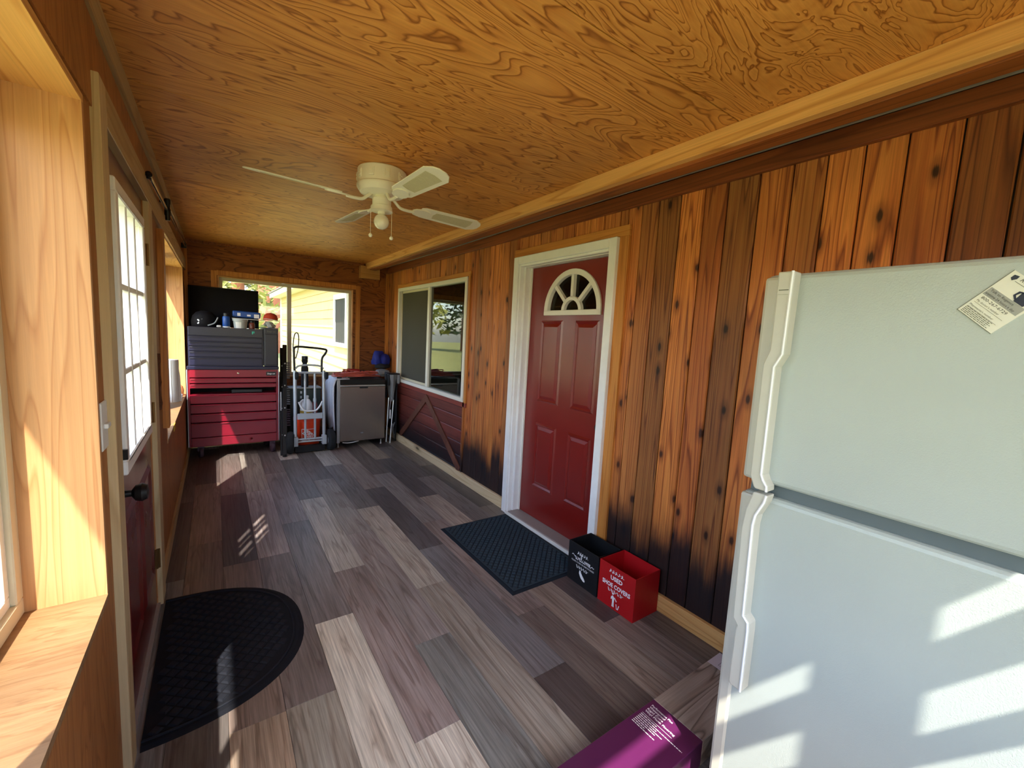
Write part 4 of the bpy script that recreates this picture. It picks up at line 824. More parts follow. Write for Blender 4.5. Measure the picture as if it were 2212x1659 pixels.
tp = thing('tool_chest', (0.18, 5.80, 0.98), 'dark worn top tool chest with raised lid on the red cabinet', 'tool chest')
b = MB(); b.box((-0.236, TY+0.012, 0.98), (-0.222, 6.04, 1.432)); b.box((0.436, TY+0.012, 0.98), (0.45, 6.04, 1.432)); b.box((-0.222, 6.02, 0.98), (0.436, 6.04, 1.432)); b.box((-0.222, TY+0.012, 0.98), (0.436, 6.02, 1.42))
build(b, 'carcass', 'chest_navy', tp)
bx('base_rail', 'chest_navy', (-0.25, TY-0.004, 0.98), (0.604, TY+0.03, 1.018), tp, bevel=0.006)
lip = bx('top_lip', 'chest_dark', (-0.23, TY, 1.342), (0.444, TY+0.02, 1.436), tp, bevel=0.004)
for z0, z1 in ((1.284, 1.336), (1.232, 1.279), (1.179, 1.227), (1.116, 1.174), (1.024, 1.111)):
    d = bx('drawer', 'chest_navy', (-0.226, TY, z0+0.002), (0.438, TY+0.02, z1-0.002), tp, bevel=0.003)
    build(MB().prism([(0, 0), (-0.009, -0.003), (-0.009, 0.004), (-0.002, 0.007), (0, 0.007)], (0, 1, 0), (0, 0, 1), (-0.22, TY, z1-0.010), (0.652, 0, 0)), 'drawer_pull', 'chest_dark', d, bevel=0.001)
lid = MB(); lid.bar((0.10, 6.055, 1.435), (0.10, 6.075, 1.89), 0.675, 0.02, (0, 1, 0)); lid.bar((0.10, 5.99, 1.875), (0.10, 6.075, 1.885), 0.675, 0.012, (0, 0, 1)); lid.bar((-0.232, 6.03, 1.435), (-0.232, 6.05, 1.885), 0.012, 0.06, (0, 1, 0)); lid.bar((0.432, 6.03, 1.435), (0.432, 6.05, 1.885), 0.012, 0.06, (0, 1, 0))
build(lid, 'lid', 'chest_in', tp)
sc_ = MB(); sc_.box((0.455, TY+0.006, 1.018), (0.60, 6.04, 1.452)); sd_ = build(sc_, 'side_cabinet', 'chest_dark', tp, bevel=0.006, seg=2)
bx('cabinet_door', 'chest_dark', (0.468, TY-0.002, 1.035), (0.590, TY+0.008, 1.385), tp, bevel=0.004)
bx('cabinet_panel', 'chest_dark', (0.466, TY, 1.395), (0.592, TY+0.008, 1.445), tp, bevel=0.002)
p = MB(); text(p, 'Snap-on', (0.528, TY-0.001, 1.408), (1, 0, 0), (0, 0, 1), 0.028, 0.085, 0.008, 0.15); build(p, 'cabinet_lettering', 'print_grey', tp)
p = MB(); text(p, 'F', (0.352, TY-0.0008, 1.378), (1, 0, 0), (0, 0, 1), 0.042, 0.026, 0.03); build(p, 'letter_sticker', 'print_teal', tp)

# things on the chest
ZT = 1.42
hl = thing('helmet', (-0.09, 5.80, ZT), 'glossy black helmet with white crossed sticker in the open chest', 'helmet')
build(MB().lathe([(0.10, 0.0), (0.118, 0.02), (0.122, 0.07), (0.108, 0.13), (0.075, 0.17), (0.03, 0.187), (0.002, 0.19)], (-0.09, 5.80, ZT), n=28), 'shell', 'chest_in', hl, smooth=True)
m = MB()
for a, b in (((-0.15, 0.045), (-0.105, 0.095)), ((-0.15, 0.09), (-0.108, 0.05))): m.bar((a[0], 5.692, ZT+a[1]), (b[0], 5.688, ZT+b[1]), 0.004, 0.013, (0, 0, 1))
build(m, 'crossed_sticker', 'print_white', hl)
build(MB().tube(smoothpath([(-0.06, 5.678, ZT+0.03), (0.0, 5.70, ZT+0.06), (0.03, 5.74, ZT+0.12)], 4), 0.007, 6), 'trim_edge', 'plastic_clear', hl)
can = thing('spray_can', (0.105, 5.66, ZT), 'blue can with white base standing by the white tub', 'can')
build(MB().lathe([(0.034, 0), (0.036, 0.004), (0.036, 0.03), (0.034, 0.032)], (0.105, 5.66, ZT), n=20), 'base', 'plastic_white', can, smooth=True)
build(MB().lathe([(0.034, 0.032), (0.036, 0.035), (0.036, 0.125), (0.030, 0.14)], (0.105, 5.66, ZT), n=20), 'body', 'blue', can, smooth=True)
build(MB().lathe([(0.026, 0.14), (0.026, 0.172), (0.02, 0.178)], (0.105, 5.66, ZT), n=20), 'cap', 'black_plastic', can, smooth=True)
tb = thing('plastic_tub', (0.235, 5.66, ZT), 'cloudy white plastic tub with paper label on the tool chest', 'tub')
build(MB().lathe([(0.058, 0), (0.068, 0.095), (0.074, 0.097), (0.075, 0.118), (0.066, 0.119), (0.054, 0.006)], (0.235, 5.66, ZT), n=24, caps=False), 'body', 'plastic_clear', tb, smooth=True)
m = MB()
for k in range(6):
    a0, a1 = R(228+k*8), R(236+k*8); m.add([(0.235+r_*math.cos(a), 5.66+r_*math.sin(a), ZT+z_) for r_, z_ in ((0.0605, 0.012), (0.0695, 0.085)) for a in (a0, a1)], [(0, 1, 3, 2)])
build(m, 'paper_label', 'paper', tb)
jr = thing('jar', (0.345, 5.65, ZT), 'small amber jar on the tool chest right of the white tub', 'jar')
build(MB().lathe([(0.026, 0), (0.03, 0.01), (0.03, 0.07), (0.022, 0.085)], (0.345, 5.65, ZT), n=18), 'body', 'amber', jr, smooth=True)
build(MB().lathe([(0.025, 0.085), (0.025, 0.105), (0.02, 0.108)], (0.345, 5.65, ZT), n=18), 'lid', 'black_plastic', jr, smooth=True)
bx('work_rag', 'paper', (0.015, 5.61, ZT+0.016), (0.06, 5.66, ZT+0.04), label='crumpled white scrap left of the blue can', cat='rag', bevel=0.012, seg=2)
m = MB()
for i in range(10):
    a = random.random()*6.28; c = Vector((0.525+0.05*math.cos(a)*random.random(), 5.68+0.05*math.sin(a), 1.475+0.03*random.random()))
    m.lathe([(0.004, -0.02), (0.028, -0.012), (0.034, 0.004), (0.02, 0.02), (0.003, 0.024)], c, (random.uniform(-1, 1), random.uniform(-1, 1), 1), 7)
build(m, 'plastic_bag', 'plastic_clear', label='crumpled clear plastic bag on the side cabinet of the dark chest', cat='bag', smooth=True)
m = MB(); m.bar((0.40, 5.60, 1.457), (0.60, 5.60, 1.457), 0.03, 0.006, (0, 0, 1)); build(m, 'flat_tool', 'black_metal', label='flat dark tool lying across the chest front edge under the bag', cat='tool')
m = MB(); m.prism([(0.16, -0.055), (0.34, -0.06), (0.60, -0.05), (0.60, 0.06), (0.36, 0.07), (0.16, 0.06)], (1, 0, -0.02), (0, 1, 0), (0, 5.70, 1.545), (0, 0, 0.006)); build(m, 'paper_sheet', 'paper', label='curled grey-white paper sheet lying across the white tub', cat='paper')
pk = thing('packet', (0.29, 5.72, 1.552), 'long blue packet with white printed squares on the paper sheet', 'packet')
m = MB(); m.bar((0.165, 5.72, 1.596), (0.435, 5.72, 1.588), 0.05, 0.07, (0, 0, 1)); build(m, 'wrapper', 'blue', pk, bevel=0.012, seg=2)
m = MB()
for x, w, h in ((0.225, 0.03, 0.034), (0.395, 0.05, 0.044), (0.32, 0.035, 0.02)): bx('printed_square', 'print_white', (x-w/2, 5.6935, 1.585-h/2-(x-0.3)*0.07), (x+w/2, 5.695, 1.585+h/2-(x-0.3)*0.07), pk)
cp = thing('cap', (0.535, 5.70, 1.54), 'orange cap on the clutter at the right end of the dark chest', 'cap')
build(MB().lathe([(0.075, 0.0), (0.076, 0.02), (0.066, 0.055), (0.04, 0.078), (0.002, 0.086)], (0.535, 5.70, 1.545), n=22), 'crown', 'cap_orange', cp, smooth=True)
m = MB(); m.prism([(0.075*math.cos(R(a)), 0.05+0.085*math.sin(R(a))-0.05) for a in range(180, 361, 15)], (1, 0, -0.1), (0, 1, -0.05), (0.535, 5.66, 1.548), (0, 0, 0.004)); build(m, 'brim', 'paper', cp)

# ------------------------------------------------------------------ folded step ladder
ld = thing('step_ladder', (0.66, 5.46, 0), 'folded black step ladder with ribbed treads leaning beside the red cabinet', 'ladder')
for (xa, ya, xb, yb, zt) in ((0.617, 5.40, 0.668, 5.86, 1.22), (0.631, 5.33, 0.69, 5.80, 1.26), (0.640, 5.58, 0.705, 5.92, 1.18)):
    m = MB(); m.bar((xa, ya, 0.0), (xb, yb, zt), 0.022, 0.045, (1, 0, 0)); r_ = build(m, 'rail', 'black_metal', ld, bevel=0.003)
    for t in (0.18, 0.42, 0.62, 0.82):
        c = Vector((xa, ya, 0)).lerp(Vector((xb, yb, zt)), t); rv = MB(); rv.lathe([(0.009, 0), (0.007, 0.004), (0.001, 0.005)], c+Vector((0.0, -0.024, 0.01)), (0, -1, 0.2), 10)
        build(rv, 'rivet', 'alu', ld)
for z0, z1 in ((0.32, 0.52), (0.56, 0.76), (0.86, 1.06)):
    m = MB()
    t = z0/1.26; p0 = Vector((0.672+0.055*t, 5.40+0.46*t, z0)); t = z1/1.26; p1 = Vector((0.672+0.055*t, 5.40+0.46*t, z1))
    for k in range(8): a = p0.lerp(p1, k/8); b = p0.lerp(p1, (k+0.6)/8); m.bar(a, b, 0.05, 0.012, (0, 1, 0))
    build(m, 'tread', 'cloth_grey' if z0 > 0.5 else 'caster', ld)
for x, y in ((0.617, 5.41), (0.631, 5.34)): build(MB().lathe([(0.022, 0.0), (0.02, 0.03)], (x, y, 0.0), n=10), 'foot', 'rubber', ld)
bx('white_sticker', 'print_white', (0.617, 5.55, 0.50), (0.623, 5.565, 0.72), ld)

# ------------------------------------------------------------------ hand truck
ht = thing('hand_truck', (0.92, 5.42, 0), 'aluminium convertible hand truck with two black tyres and looped handle', 'hand truck')
HY = 5.42
def lean(x, z): return (x, HY+0.05*z, z)
for x in (0.755, 1.068):
    build(MB().tube([lean(x, 0.10), lean(x, 0.98)], 0.019, 12), 'side_rail', 'alu_paint', ht, smooth=True)
for x in (0.862, 0.968):
    build(MB().tube([lean(x, 0.16), lean(x, 0.945)], 0.0135, 10), 'upright', 'alu_paint', ht, smooth=True)
for z, r_ in ((0.955, 0.013), (0.165, 0.013), (0.135, 0.011)):
    build(MB().tube([lean(0.755, z), lean(1.068, z)], r_, 10), 'crossbar', 'alu_paint', ht, smooth=True)
build(MB().tube(smoothpath([lean(0.76, 1.0), lean(0.80, 1.035), lean(0.91, 1.045), lean(1.02, 1.035), lean(1.065, 1.0)], 5), 0.011, 10), 'crossbar', 'alu_paint', ht, smooth=True)
bx('cross_plate', 'alu_paint', (0.775, HY-0.005, 0.405), (1.05, HY+0.012, 0.475), ht, bevel=0.004)
build(MB().tube(smoothpath([(0.785, HY-0.03, 0.62), (0.81, HY-0.035, 0.56), (0.85, HY-0.035, 0.515), (0.91, HY-0.035, 0.508), (0.97, HY-0.035, 0.515), (1.01, HY-0.035, 0.56), (1.04, HY-0.03, 0.62)], 4), 0.010, 10), 'loop_bar', 'plastic_white', ht, smooth=True)
build(MB().tube(smoothpath([lean(0.752, 0.98), lean(0.748, 1.16), lean(0.752, 1.24), lean(0.80, 1.258), lean(0.92, 1.252), lean(1.05, 1.24), lean(1.10, 1.225), lean(1.085, 1.18), lean(1.05, 1.12), lean(1.045, 0.96)], 5), 0.0125, 10), 'handle', 'black_metal', ht, smooth=True)
build(MB().tube(smoothpath([lean(0.752, 1.10), lean(0.74, 1.25), lean(0.755, 1.39), lean(0.785, 1.415), lean(0.80, 1.36), lean(0.79, 1.22), lean(0.765, 1.12)], 5), 0.006, 8), 'wire_loop', 'black_metal', ht, smooth=True)
for x in (0.765, 1.085): build(MB().lathe([(0.012, -0.018), (0.04, -0.016), (0.045, -0.008), (0.045, 0.008), (0.04, 0.016), (0.012, 0.018)], (x, HY-0.02, 0.925), (1, 0, 0), 18), 'swivel_wheel', 'rubber', ht, smooth=True)
for x in (0.755, 1.068): bx('bracket', 'alu_paint', (x-0.025, HY-0.03, 0.09), (x+0.025, HY+0.035, 0.20), ht, bevel=0.004)
for x in (0.700, 1.142):
    w = build(MB().lathe([(0.055, -0.040), (0.095, -0.040), (0.125, -0.028), (0.133, 0.0), (0.125, 0.028), (0.095, 0.040), (0.055, 0.040)], (x, HY+0.02, 0.133), (1, -0.12 if x < 1 else 0.12, 0), 28), 'tyre', 'rubber', ht, smooth=True)
    build(MB().lathe([(0.012, -0.035), (0.055, -0.036), (0.057, 0.0), (0.055, 0.036), (0.012, 0.035)], (x, HY+0.02, 0.133), (1, 0, 0), 20), 'hub', 'alu_paint', w, smooth=True)
build(MB().tube([(0.68, HY+0.02, 0.133), (1.16, HY+0.02, 0.133)], 0.009, 8), 'axle', 'black_metal', ht)
bx('toe_plate', 'black_metal', (0.75, HY+0.03, 0.012), (1.075, HY+0.20, 0.022), ht); bx('toe_lip', 'black_metal', (0.75, HY-0.01, 0.012), (1.075, HY+0.035, 0.09), ht)

# bucket, jug and others behind the hand truck
bkc = (0.915, 5.63, 0.023); bu = thing('bucket', bkc, 'bright orange plastic bucket with white printed square behind the hand truck', 'bucket')
build(MB().lathe([(0.128, 0), (0.132, 0.01), (0.148, 0.33), (0.153, 0.332), (0.153, 0.355), (0.144, 0.356), (0.125, 0.012)], bkc, n=32, caps=False), 'body', 'orange', bu, smooth=True)
build(MB().lathe([(0.156, 0.335), (0.156, 0.372), (0.14, 0.376), (0.002, 0.374)], bkc, n=32), 'lid', 'orange', bu, smooth=True)
m = MB()
def on_bucket(a, h): r_ = 0.1335+0.0146*(h/0.32)+0.0012; return (bkc[0]+r_*math.sin(a), bkc[1]-r_*math.cos(a), bkc[2]+h)
for s_, v0 in (('THE', 0.040), ('HOME', 0.0), ('DEPOT', -0.040)):
    vs, fs = text_polys(s_, 0.03); sc0 = 0.052; w0 = max(v.x for v in vs)-min(v.x for v in vs); k_ = 0.088/w0
    pts = []
    for v in vs:
        u, w = v.x*k_, v.y*sc0+v0-0.017; ru, rw = (u*0.7071-w*0.7071), (u*0.7071+w*0.7071)
        pts.append(on_bucket((ru-0.012)/0.14, 0.175+rw))
    m.add(pts, fs); build(m, 'lettering', 'print_white', bu); m = MB()
for a, b in ((-0.075, 0.075),):
    for k in range(4):
        e = [((-0.07, -0.07), (0.07, -0.07)), ((0.07, -0.07), (0.07, 0.07)), ((0.07, 0.07), (-0.07, 0.07)), ((-0.07, 0.07), (-0.07, -0.07))][k]
        seg_ = [(e[0][0]+(e[1][0]-e[0][0])*t/6, e[0][1]+(e[1][1]-e[0][1])*t/6) for t in range(7)]
        for p0, p1 in zip(seg_, seg_[1:]):
            dx, dy = (0.003, 0) if k % 2 else (0, 0.003); m.add([on_bucket((x-0.012)/0.14, 0.175+y) for x, y in ((p0[0]-dx, p0[1]-dy), (p1[0]-dx, p1[1]-dy), (p1[0]+dx, p1[1]+dy), (p0[0]+dx, p0[1]+dy))], [(0, 1, 2, 3)])
build(m, 'printed_square', 'print_white', bu)
JZ = bkc[2]+0.376
jg = thing('jug', (0.90, 5.60, JZ), 'white plastic jug with gold label standing on the orange bucket', 'jug')
build(MB().lathe([(0.066, 0), (0.07, 0.008), (0.07, 0.14), (0.064, 0.17), (0.035, 0.215), (0.024, 0.225), (0.024, 0.24)], (0.90, 5.60, JZ), n=24), 'body', 'plastic_white', jg, smooth=True)
build(MB().lathe([(0.027, 0.24), (0.027, 0.262), (0.022, 0.264)], (0.90, 5.60, JZ), n=18), 'cap', 'plastic_white', jg, smooth=True)
build(MB().tube(smoothpath([(0.86, 5.585, JZ+0.215), (0.832, 5.57, JZ+0.19), (0.828, 5.565, JZ+0.14), (0.842, 5.56, JZ+0.11)], 5), 0.009, 8), 'handle', 'plastic_white', jg, smooth=True)
build(MB().lathe([(0.0712, 0.055), (0.0712, 0.085)], (0.90, 5.60, JZ), n=24, caps=False), 'label_band', 'gold', jg)
bo = thing('bottle', (0.995, 5.615, JZ), 'red bottle with white cap beside the white jug', 'bottle')
build(MB().lathe([(0.026, 0), (0.03, 0.008), (0.03, 0.15), (0.018, 0.185)], (0.995, 5.615, JZ), n=18), 'body', 'red_plastic', bo, smooth=True); build(MB().lathe([(0.019, 0.185), (0.019, 0.22), (0.014, 0.224)], (0.995, 5.615, JZ), n=16), 'cap', 'plastic_white', bo, smooth=True)
sp = thing('sponge', (1.02, 5.545, JZ), 'yellow sponge on the bucket lid in front of the red bottle', 'sponge'); bx('foam', 'yellow', (0.985, 5.525, JZ), (1.05, 5.565, JZ+0.035), sp, bevel=0.006); bx('scrub_pad', 'green_dark', (0.985, 5.525, JZ+0.035), (1.05, 5.565, JZ+0.042), sp)
cs_ = thing('storage_crate', (0.92, 5.92, 0), 'tall dark green metal crate against the end wall behind the bucket', 'crate')
bx('body', 'green_dark', (0.74, 5.80, 0.0), (1.10, 6.05, 0.72), cs_, bevel=0.01); bx('rim', 'wire', (0.735, 5.795, 0.72), (1.105, 6.055, 0.735), cs_)
for z in (0.60, 0.66): bx('latch', 'alu', (0.86, 5.792, z), (0.88, 5.80, z+0.03), cs_)
fl_ = thing('flask', (0.925, 5.88, 0.735), 'dark grey flask standing on the green crate before the window', 'flask')
build(MB().lathe([(0.04, 0), (0.042, 0.01), (0.042, 0.24), (0.028, 0.28), (0.026, 0.30), (0.036, 0.315), (0.036, 0.345), (0.03, 0.35)], (0.925, 5.88, 0.735), n=20), 'body', 'cloth_dark', fl_, smooth=True); build(MB().lathe([(0.037, 0.35), (0.037, 0.385), (0.03, 0.39)], (0.925, 5.88, 0.735), n=20), 'lid', 'black_plastic', fl_, smooth=True)

# ------------------------------------------------------------------ small stainless fridge
mf = thing('mini_fridge', (1.53, 5.75, 0), 'small stainless-door fridge under the end window with cord heaped on top', 'fridge')
bx('cabinet', 'black_plastic', (1.225, 5.53, 0.06), (1.83, 6.03, 0.862), mf, bevel=0.006)
bx('door', 'steel_brushed', (1.262, 5.475, 0.075), (1.828, 5.528, 0.775), mf, bevel=0.006, seg=2)
bx('door_edge', 'alu', (1.226, 5.478, 0.06), (1.262, 5.53, 0.862), mf, bevel=0.004)
bx('top_rail', 'black_metal', (1.262, 5.482, 0.80), (1.828, 5.53, 0.862), mf, bevel=0.003)
bx('top_lip', 'alu', (1.262, 5.470, 0.776), (1.826, 5.53, 0.798), mf, bevel=0.004)
bx('pull_recess', 'black_plastic', (1.495, 5.470, 0.752), (1.60, 5.477, 0.775), mf, bevel=0.003)
bx('maker_badge', 'alu', (1.515, 5.4728, 0.168), (1.55, 5.4752, 0.182), mf)
for x, y in ((1.25, 5.51), (1.79, 5.51), (1.25, 5.98), (1.79, 5.98)): build(MB().lathe([(0.015, 0), (0.012, 0.012), (0.008, 0.015), (0.008, 0.06)], (x, y, 0), n=10), 'foot', 'alu', mf)
build(MB().tube(smoothpath([(1.30, 5.50, 0.062), (1.36, 5.49, 0.052), (1.43, 5.49, 0.055), (1.50, 5.50, 0.064)], 4), 0.006, 6), 'drain_hose', 'plastic_white', mf)
cl = MB(); NX = 14
prof = [(1.215, 5.60, 0.22), (1.205, 5.60, 0.40), (1.20, 5.60, 0.60), (1.20, 5.60, 0.78), (1.206, 5.60, 0.85), (1.225, 5.60, 0.871), (1.26, 5.60, 0.8745), (1.38, 5.60, 0.875)]
rows_ = []
for j in range(NX+1):
    y = 5.50+0.44*j/NX; wv = 0.010*math.sin(j*1.5)
    rows_.append([(x-(wv+0.012 if z < 0.84 else 0), y, z+(0.03*math.sin(j*0.5) if i == 0 else 0)) for i, (x, _, z) in enumerate(prof)])
n_ = len(prof); vs = [v for r_ in rows_ for v in r_]
cl.add(vs, [(j*n_+i, j*n_+i+1, (j+1)*n_+i+1, (j+1)*n_+i) for j in range(NX) for i in range(n_-1)])
clo = build(cl, 'cloth', 'cloth_white', label='pale white cloth hanging over the left side of the small fridge', cat='cloth', smooth=True)
so_ = clo.modifiers.new('solid', 'SOLIDIFY'); so_.thickness = 0.012
pts = []
for i in range(330):
    a = i*0.31; rr = 0.115+0.06*math.sin(i*0.093)+0.025*math.sin(i*0.47)
    pts.append((1.49+1.35*rr*math.cos(a)+0.07*math.sin(i*0.05), 5.70+0.72*rr*math.sin(a)+0.05*math.cos(i*0.061), 0.885+0.030*(0.5+0.5*math.sin(i*0.171))+0.055*(0.5+0.5*math.sin(i*0.043))*(0.5+0.5*math.sin(i*0.37))))
pts = [(1.25, 5.50, 0.886), (1.30, 5.56, 0.89)]+pts
build(MB().tube(pts, 0.0065, 6), 'extension_cord', 'cord', label='tangled orange-red extension cord heaped on the small fridge', cat='cord', smooth=True)
bx('plug_block', 'black_plastic', (1.225, 5.49, 0.878), (1.285, 5.515, 0.898), label='small black plug at the loose end of the orange cord', cat='plug', bevel=0.006)
dr = thing('hand_tool', (1.50, 5.80, 0.93), 'red hand tool lying on top of the heaped orange cord', 'tool'); m = MB(); m.tube([(1.42, 5.80, 0.955), (1.58, 5.80, 0.945)], 0.022, 10); build(m, 'housing', 'red_plastic', dr, smooth=True); m = MB(); m.tube([(1.58, 5.80, 0.945), (1.66, 5.80, 0.938)], 0.011, 8); build(m, 'handle', 'black_plastic', dr)
bx('wood_block', 'pine', (1.40, 5.93, 0.862), (1.425, 5.955, 0.955), label='tiny upright wooden stub behind the red tool', cat='block')

# folded camp chair and blue bag in the corner
cc = thing('camp_chair', (1.94, 5.55, 0), 'folded camp chair with grey fabric and steel tube legs in the far right corner', 'chair')
for (a, b, c, d) in (((1.88, 5.56, 0.0), (1.915, 5.60, 0.60), 'alu', 0.009), ((1.905, 5.48, 0.0), (1.955, 5.52, 0.58), 'alu', 0.009), ((1.955, 5.46, 0.28), (1.925, 5.58, 0.02), 'alu', 0.008), ((1.935, 5.48, 0.26), (2.005, 5.60, 0.03), 'alu', 0.008), ((1.925, 5.52, 0.62), (1.905, 5.60, 0.22), 'alu', 0.007), ((2.005, 5.56, 0.0), (2.01, 5.56, 0.9), 'black_metal', 0.009), ((1.87, 5.62, 0.05), (1.875, 5.62, 0.92), 'black_metal', 0.009)):
    build(MB().tube([a, b], d, 8), 'tube', c, cc, smooth=True)
bx('frame_bar', 'black_metal', (1.862, 5.47, 0.925), (2.02, 5.60, 0.94), cc, bevel=0.004); bx('side_panel', 'cloth_grey', (1.985, 5.465, 0.80), (2.02, 5.50, 0.925), cc, bevel=0.01); bx('side_panel', 'cloth_dark', (1.86, 5.465, 0.78), (1.885, 5.50, 0.925), cc, bevel=0.008)
m = MB(); rr = [(0.10, 0.925), (0.098, 0.89), (0.08, 0.82), (0.055, 0.70), (0.032, 0.56)]
vs = []
for r_, z in rr:
    for k in range(14): a = 6.283*k/14; f_ = 1+0.25*math.sin(3*a+z*9); vs.append((1.94+r_*0.75*f_*math.cos(a), 5.55+r_*f_*math.sin(a), z))
m.add(vs, [(i*14+k, i*14+(k+1) % 14, (i+1)*14+(k+1) % 14, (i+1)*14+k) for i in range(4) for k in range(14)]+[tuple(range(14))]); build(m, 'seat_fabric', 'cloth_grey', cc, smooth=True)
bx('back_strap', 'cloth_dark', (1.985, 5.50, 0.10), (2.0, 5.60, 0.92), cc, bevel=0.006); bx('back_strap', 'cloth_dark', (1.865, 5.56, 0.60), (1.88, 5.64, 0.95), cc, bevel=0.006)
bx('tag', 'print_white', (1.90, 5.498, 0.33), (1.915, 5.51, 0.45), cc)
m = MB(); vs = []
for i, (r_, z) in enumerate([(0.03, 0.865), (0.10, 0.87), (0.12, 0.905), (0.10, 0.95), (0.03, 0.965)]):
    for k in range(16): a = 6.283*k/16; f_ = 1+0.12*math.sin(3*a+i); vs.append((1.90+r_*1.05*f_*math.cos(a)*0.8, 5.86+r_*f_*math.sin(a), z))
m.add(vs, [(i*16+k, i*16+(k+1) % 16, (i+1)*16+(k+1) % 16, (i+1)*16+k) for i in range(4) for k in range(16)]+[tuple(range(16))[::-1], tuple(range(64, 80))]); build(m, 'grey_cloth', 'cloth_grey', label='bunched grey cloth on the right end of the small fridge', cat='cloth', smooth=True)
bg_ = thing('blue_bag', (1.93, 5.93, 0.965), 'royal blue bag with black base bunched in the far right corner', 'bag')
def blob(mb, prof, cx_, cy_, sx, sy, ph, amp=0.16):
    vs = []; n = 18
    for i, (r_, z) in enumerate(prof):
        for k in range(n): a = 6.283*k/n; f_ = 1+amp*math.sin(3*a+ph+i*0.7)+amp*0.5*math.sin(5*a-i); vs.append((cx_+r_*sx*f_*math.cos(a), cy_+r_*sy*f_*math.sin(a), z))
    mb.add(vs, [(i*n+k, i*n+(k+1) % n, (i+1)*n+(k+1) % n, (i+1)*n+k) for i in range(len(prof)-1) for k in range(n)]+[tuple(range(n))[::-1], tuple(range((len(prof)-1)*n, len(prof)*n))])
m = MB(); blob(m, [(0.07, 1.02), (0.085, 1.06), (0.08, 1.12), (0.065, 1.18), (0.05, 1.21)], 1.88, 5.98, 1.0, 0.9, 0.0); build(m, 'bag_panel', 'blue_bag', bg_, smooth=True)
m = MB(); blob(m, [(0.06, 1.0), (0.085, 1.04), (0.085, 1.10), (0.06, 1.15), (0.03, 1.17)], 1.965, 5.96, 0.8, 1.0, 1.0); build(m, 'bag_panel', 'blue_bag', bg_, smooth=True)
m = MB(); blob(m, [(0.08, 0.966), (0.105, 0.98), (0.11, 1.01), (0.08, 1.035)], 1.93, 5.955, 0.95, 0.95, 0.5, 0.08); build(m, 'bag_base', 'cloth_dark', bg_, smooth=True)

# ------------------------------------------------------------------ small things along the left wall
sw = thing('switch_plate', (XL, 1.637, 1.12), 'white light switch plate between the near window and the door casing', 'switch')
bx('plate', 'plastic_white', (XL, 1.608, 1.115), (XL+0.006, 1.686, 1.255), sw, bevel=0.003); bx('toggle', 'plastic_white', (XL+0.006, 1.628, 1.178), (XL+0.016, 1.668, 1.192), sw, bevel=0.002)
cr = thing('curtain_rod', (-0.24, 4.0, 2.15), 'bare metal double curtain rod with black bracket under the ceiling', 'curtain rod')
build(MB().tube([(-0.236, 2.665, 2.155), (-0.236, 3.56, 2.185)], 0.008, 10), 'rod', 'chrome', cr, smooth=True)
build(MB().tube([(-0.236, 2.72, 2.150), (-0.236, 5.70, 2.255)], 0.006, 8), 'rod', 'chrome', cr, smooth=True)
build(MB().tube([(-0.230, 3.58, 2.215), (-0.230, 5.72, 2.285)], 0.008, 10), 'rod', 'chrome', cr, smooth=True)
build(MB().lathe([(0.012, 0), (0.014, 0.01), (0.014, 0.03), (0.017, 0.034), (0.017, 0.07), (0.014, 0.075), (0.014, 0.10), (0.017, 0.104), (0.017, 0.13), (0.012, 0.135)], (-0.232, 3.57, 2.12), n=14), 'bracket', 'black_metal', cr, smooth=True)
bx('bracket_arm', 'black_metal', (XL, 3.56, 2.225), (-0.232, 3.58, 2.24), cr); build(MB().lathe([(0.012, 0), (0.014, 0.012), (0.006, 0.02)], (-0.236, 2.665, 2.155), (0, -1, 0), 12), 'finial', 'black_metal', cr)
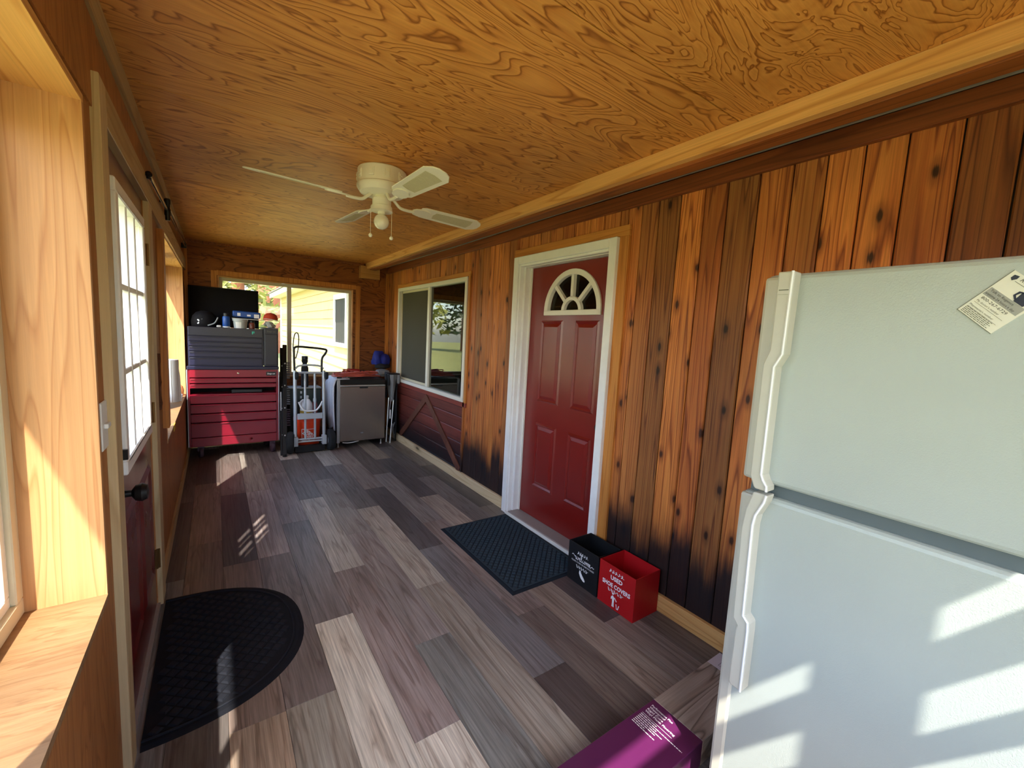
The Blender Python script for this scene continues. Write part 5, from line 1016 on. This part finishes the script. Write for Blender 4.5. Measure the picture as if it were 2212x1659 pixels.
bx('end_bracket', 'black_metal', (XL, 5.69, 2.24), (-0.226, 5.71, 2.29), cr); bx('end_bracket', 'black_metal', (XL, 2.69, 2.145), (-0.23, 2.71, 2.16), cr)
m = MB(); vs = []
for i in range(9):
    z = 0.985+0.04*i; w_ = 0.020*(1-abs(i-4)/6.0)+0.004*math.sin(i*2.1); y_ = 3.06+0.006*math.sin(i*1.3)
    vs += [(XL+0.001, y_-w_, z), (XL+0.016+0.006*math.sin(i*1.9), y_-0.3*w_, z), (XL+0.014, y_+0.4*w_, z), (XL+0.001, y_+w_, z)]
m.add(vs, [(4*i+k, 4*i+k+1, 4*i+5+k, 4*i+4+k) for i in range(8) for k in range(3)]+[(0, 1, 2, 3), (35, 34, 33, 32)]); build(m, 'bark_strip', 'bark', label='rough dark bark strip hung on the wall past the half-glazed door', cat='bark')
ptw = thing('paper_towel', (-0.335, 5.30, 0.70), 'white paper towel roll on the far window sill', 'paper towel')
build(MB().lathe([(0.018, 0), (0.06, 0), (0.062, 0.01), (0.062, 0.40), (0.06, 0.41), (0.018, 0.41)], (-0.355, 5.22, 0.70), n=26), 'roll', 'plastic_white', ptw, smooth=True)
m = MB(); m.prism([(0, 0), (0.05, 0.01), (0.095, 0.0), (0.085, 0.25), (0.07, 0.36), (0.03, 0.39), (0, 0.40)], (0.78, 0.62, 0), (0, 0, 1), (-0.355, 5.16, 0.702), (0.004, -0.005, 0)); build(m, 'loose_sheet', 'plastic_white', ptw)
bx('tape_piece', 'yellow', (XL+0.003, 4.02, 0.655), (XL+0.006, 4.14, 0.701), label='strip of yellow tape on the edge of the far window sill', cat='tape')
m = MB(); blob(m, [(0.02, 0.70), (0.045, 0.715), (0.05, 0.76), (0.04, 0.80), (0.02, 0.815)], -0.325, 5.63, 0.9, 1.0, 0.4, 0.05); build(m, 'tan_pot', 'tan', label='small tan rounded pot at the far end of the far window sill', cat='pot', smooth=True)
bx('white_card', 'plastic_white', (-0.30, 5.42, 0.70), (-0.285, 5.50, 0.735), label='small white box lying on the far sill beside the towel roll', cat='box')
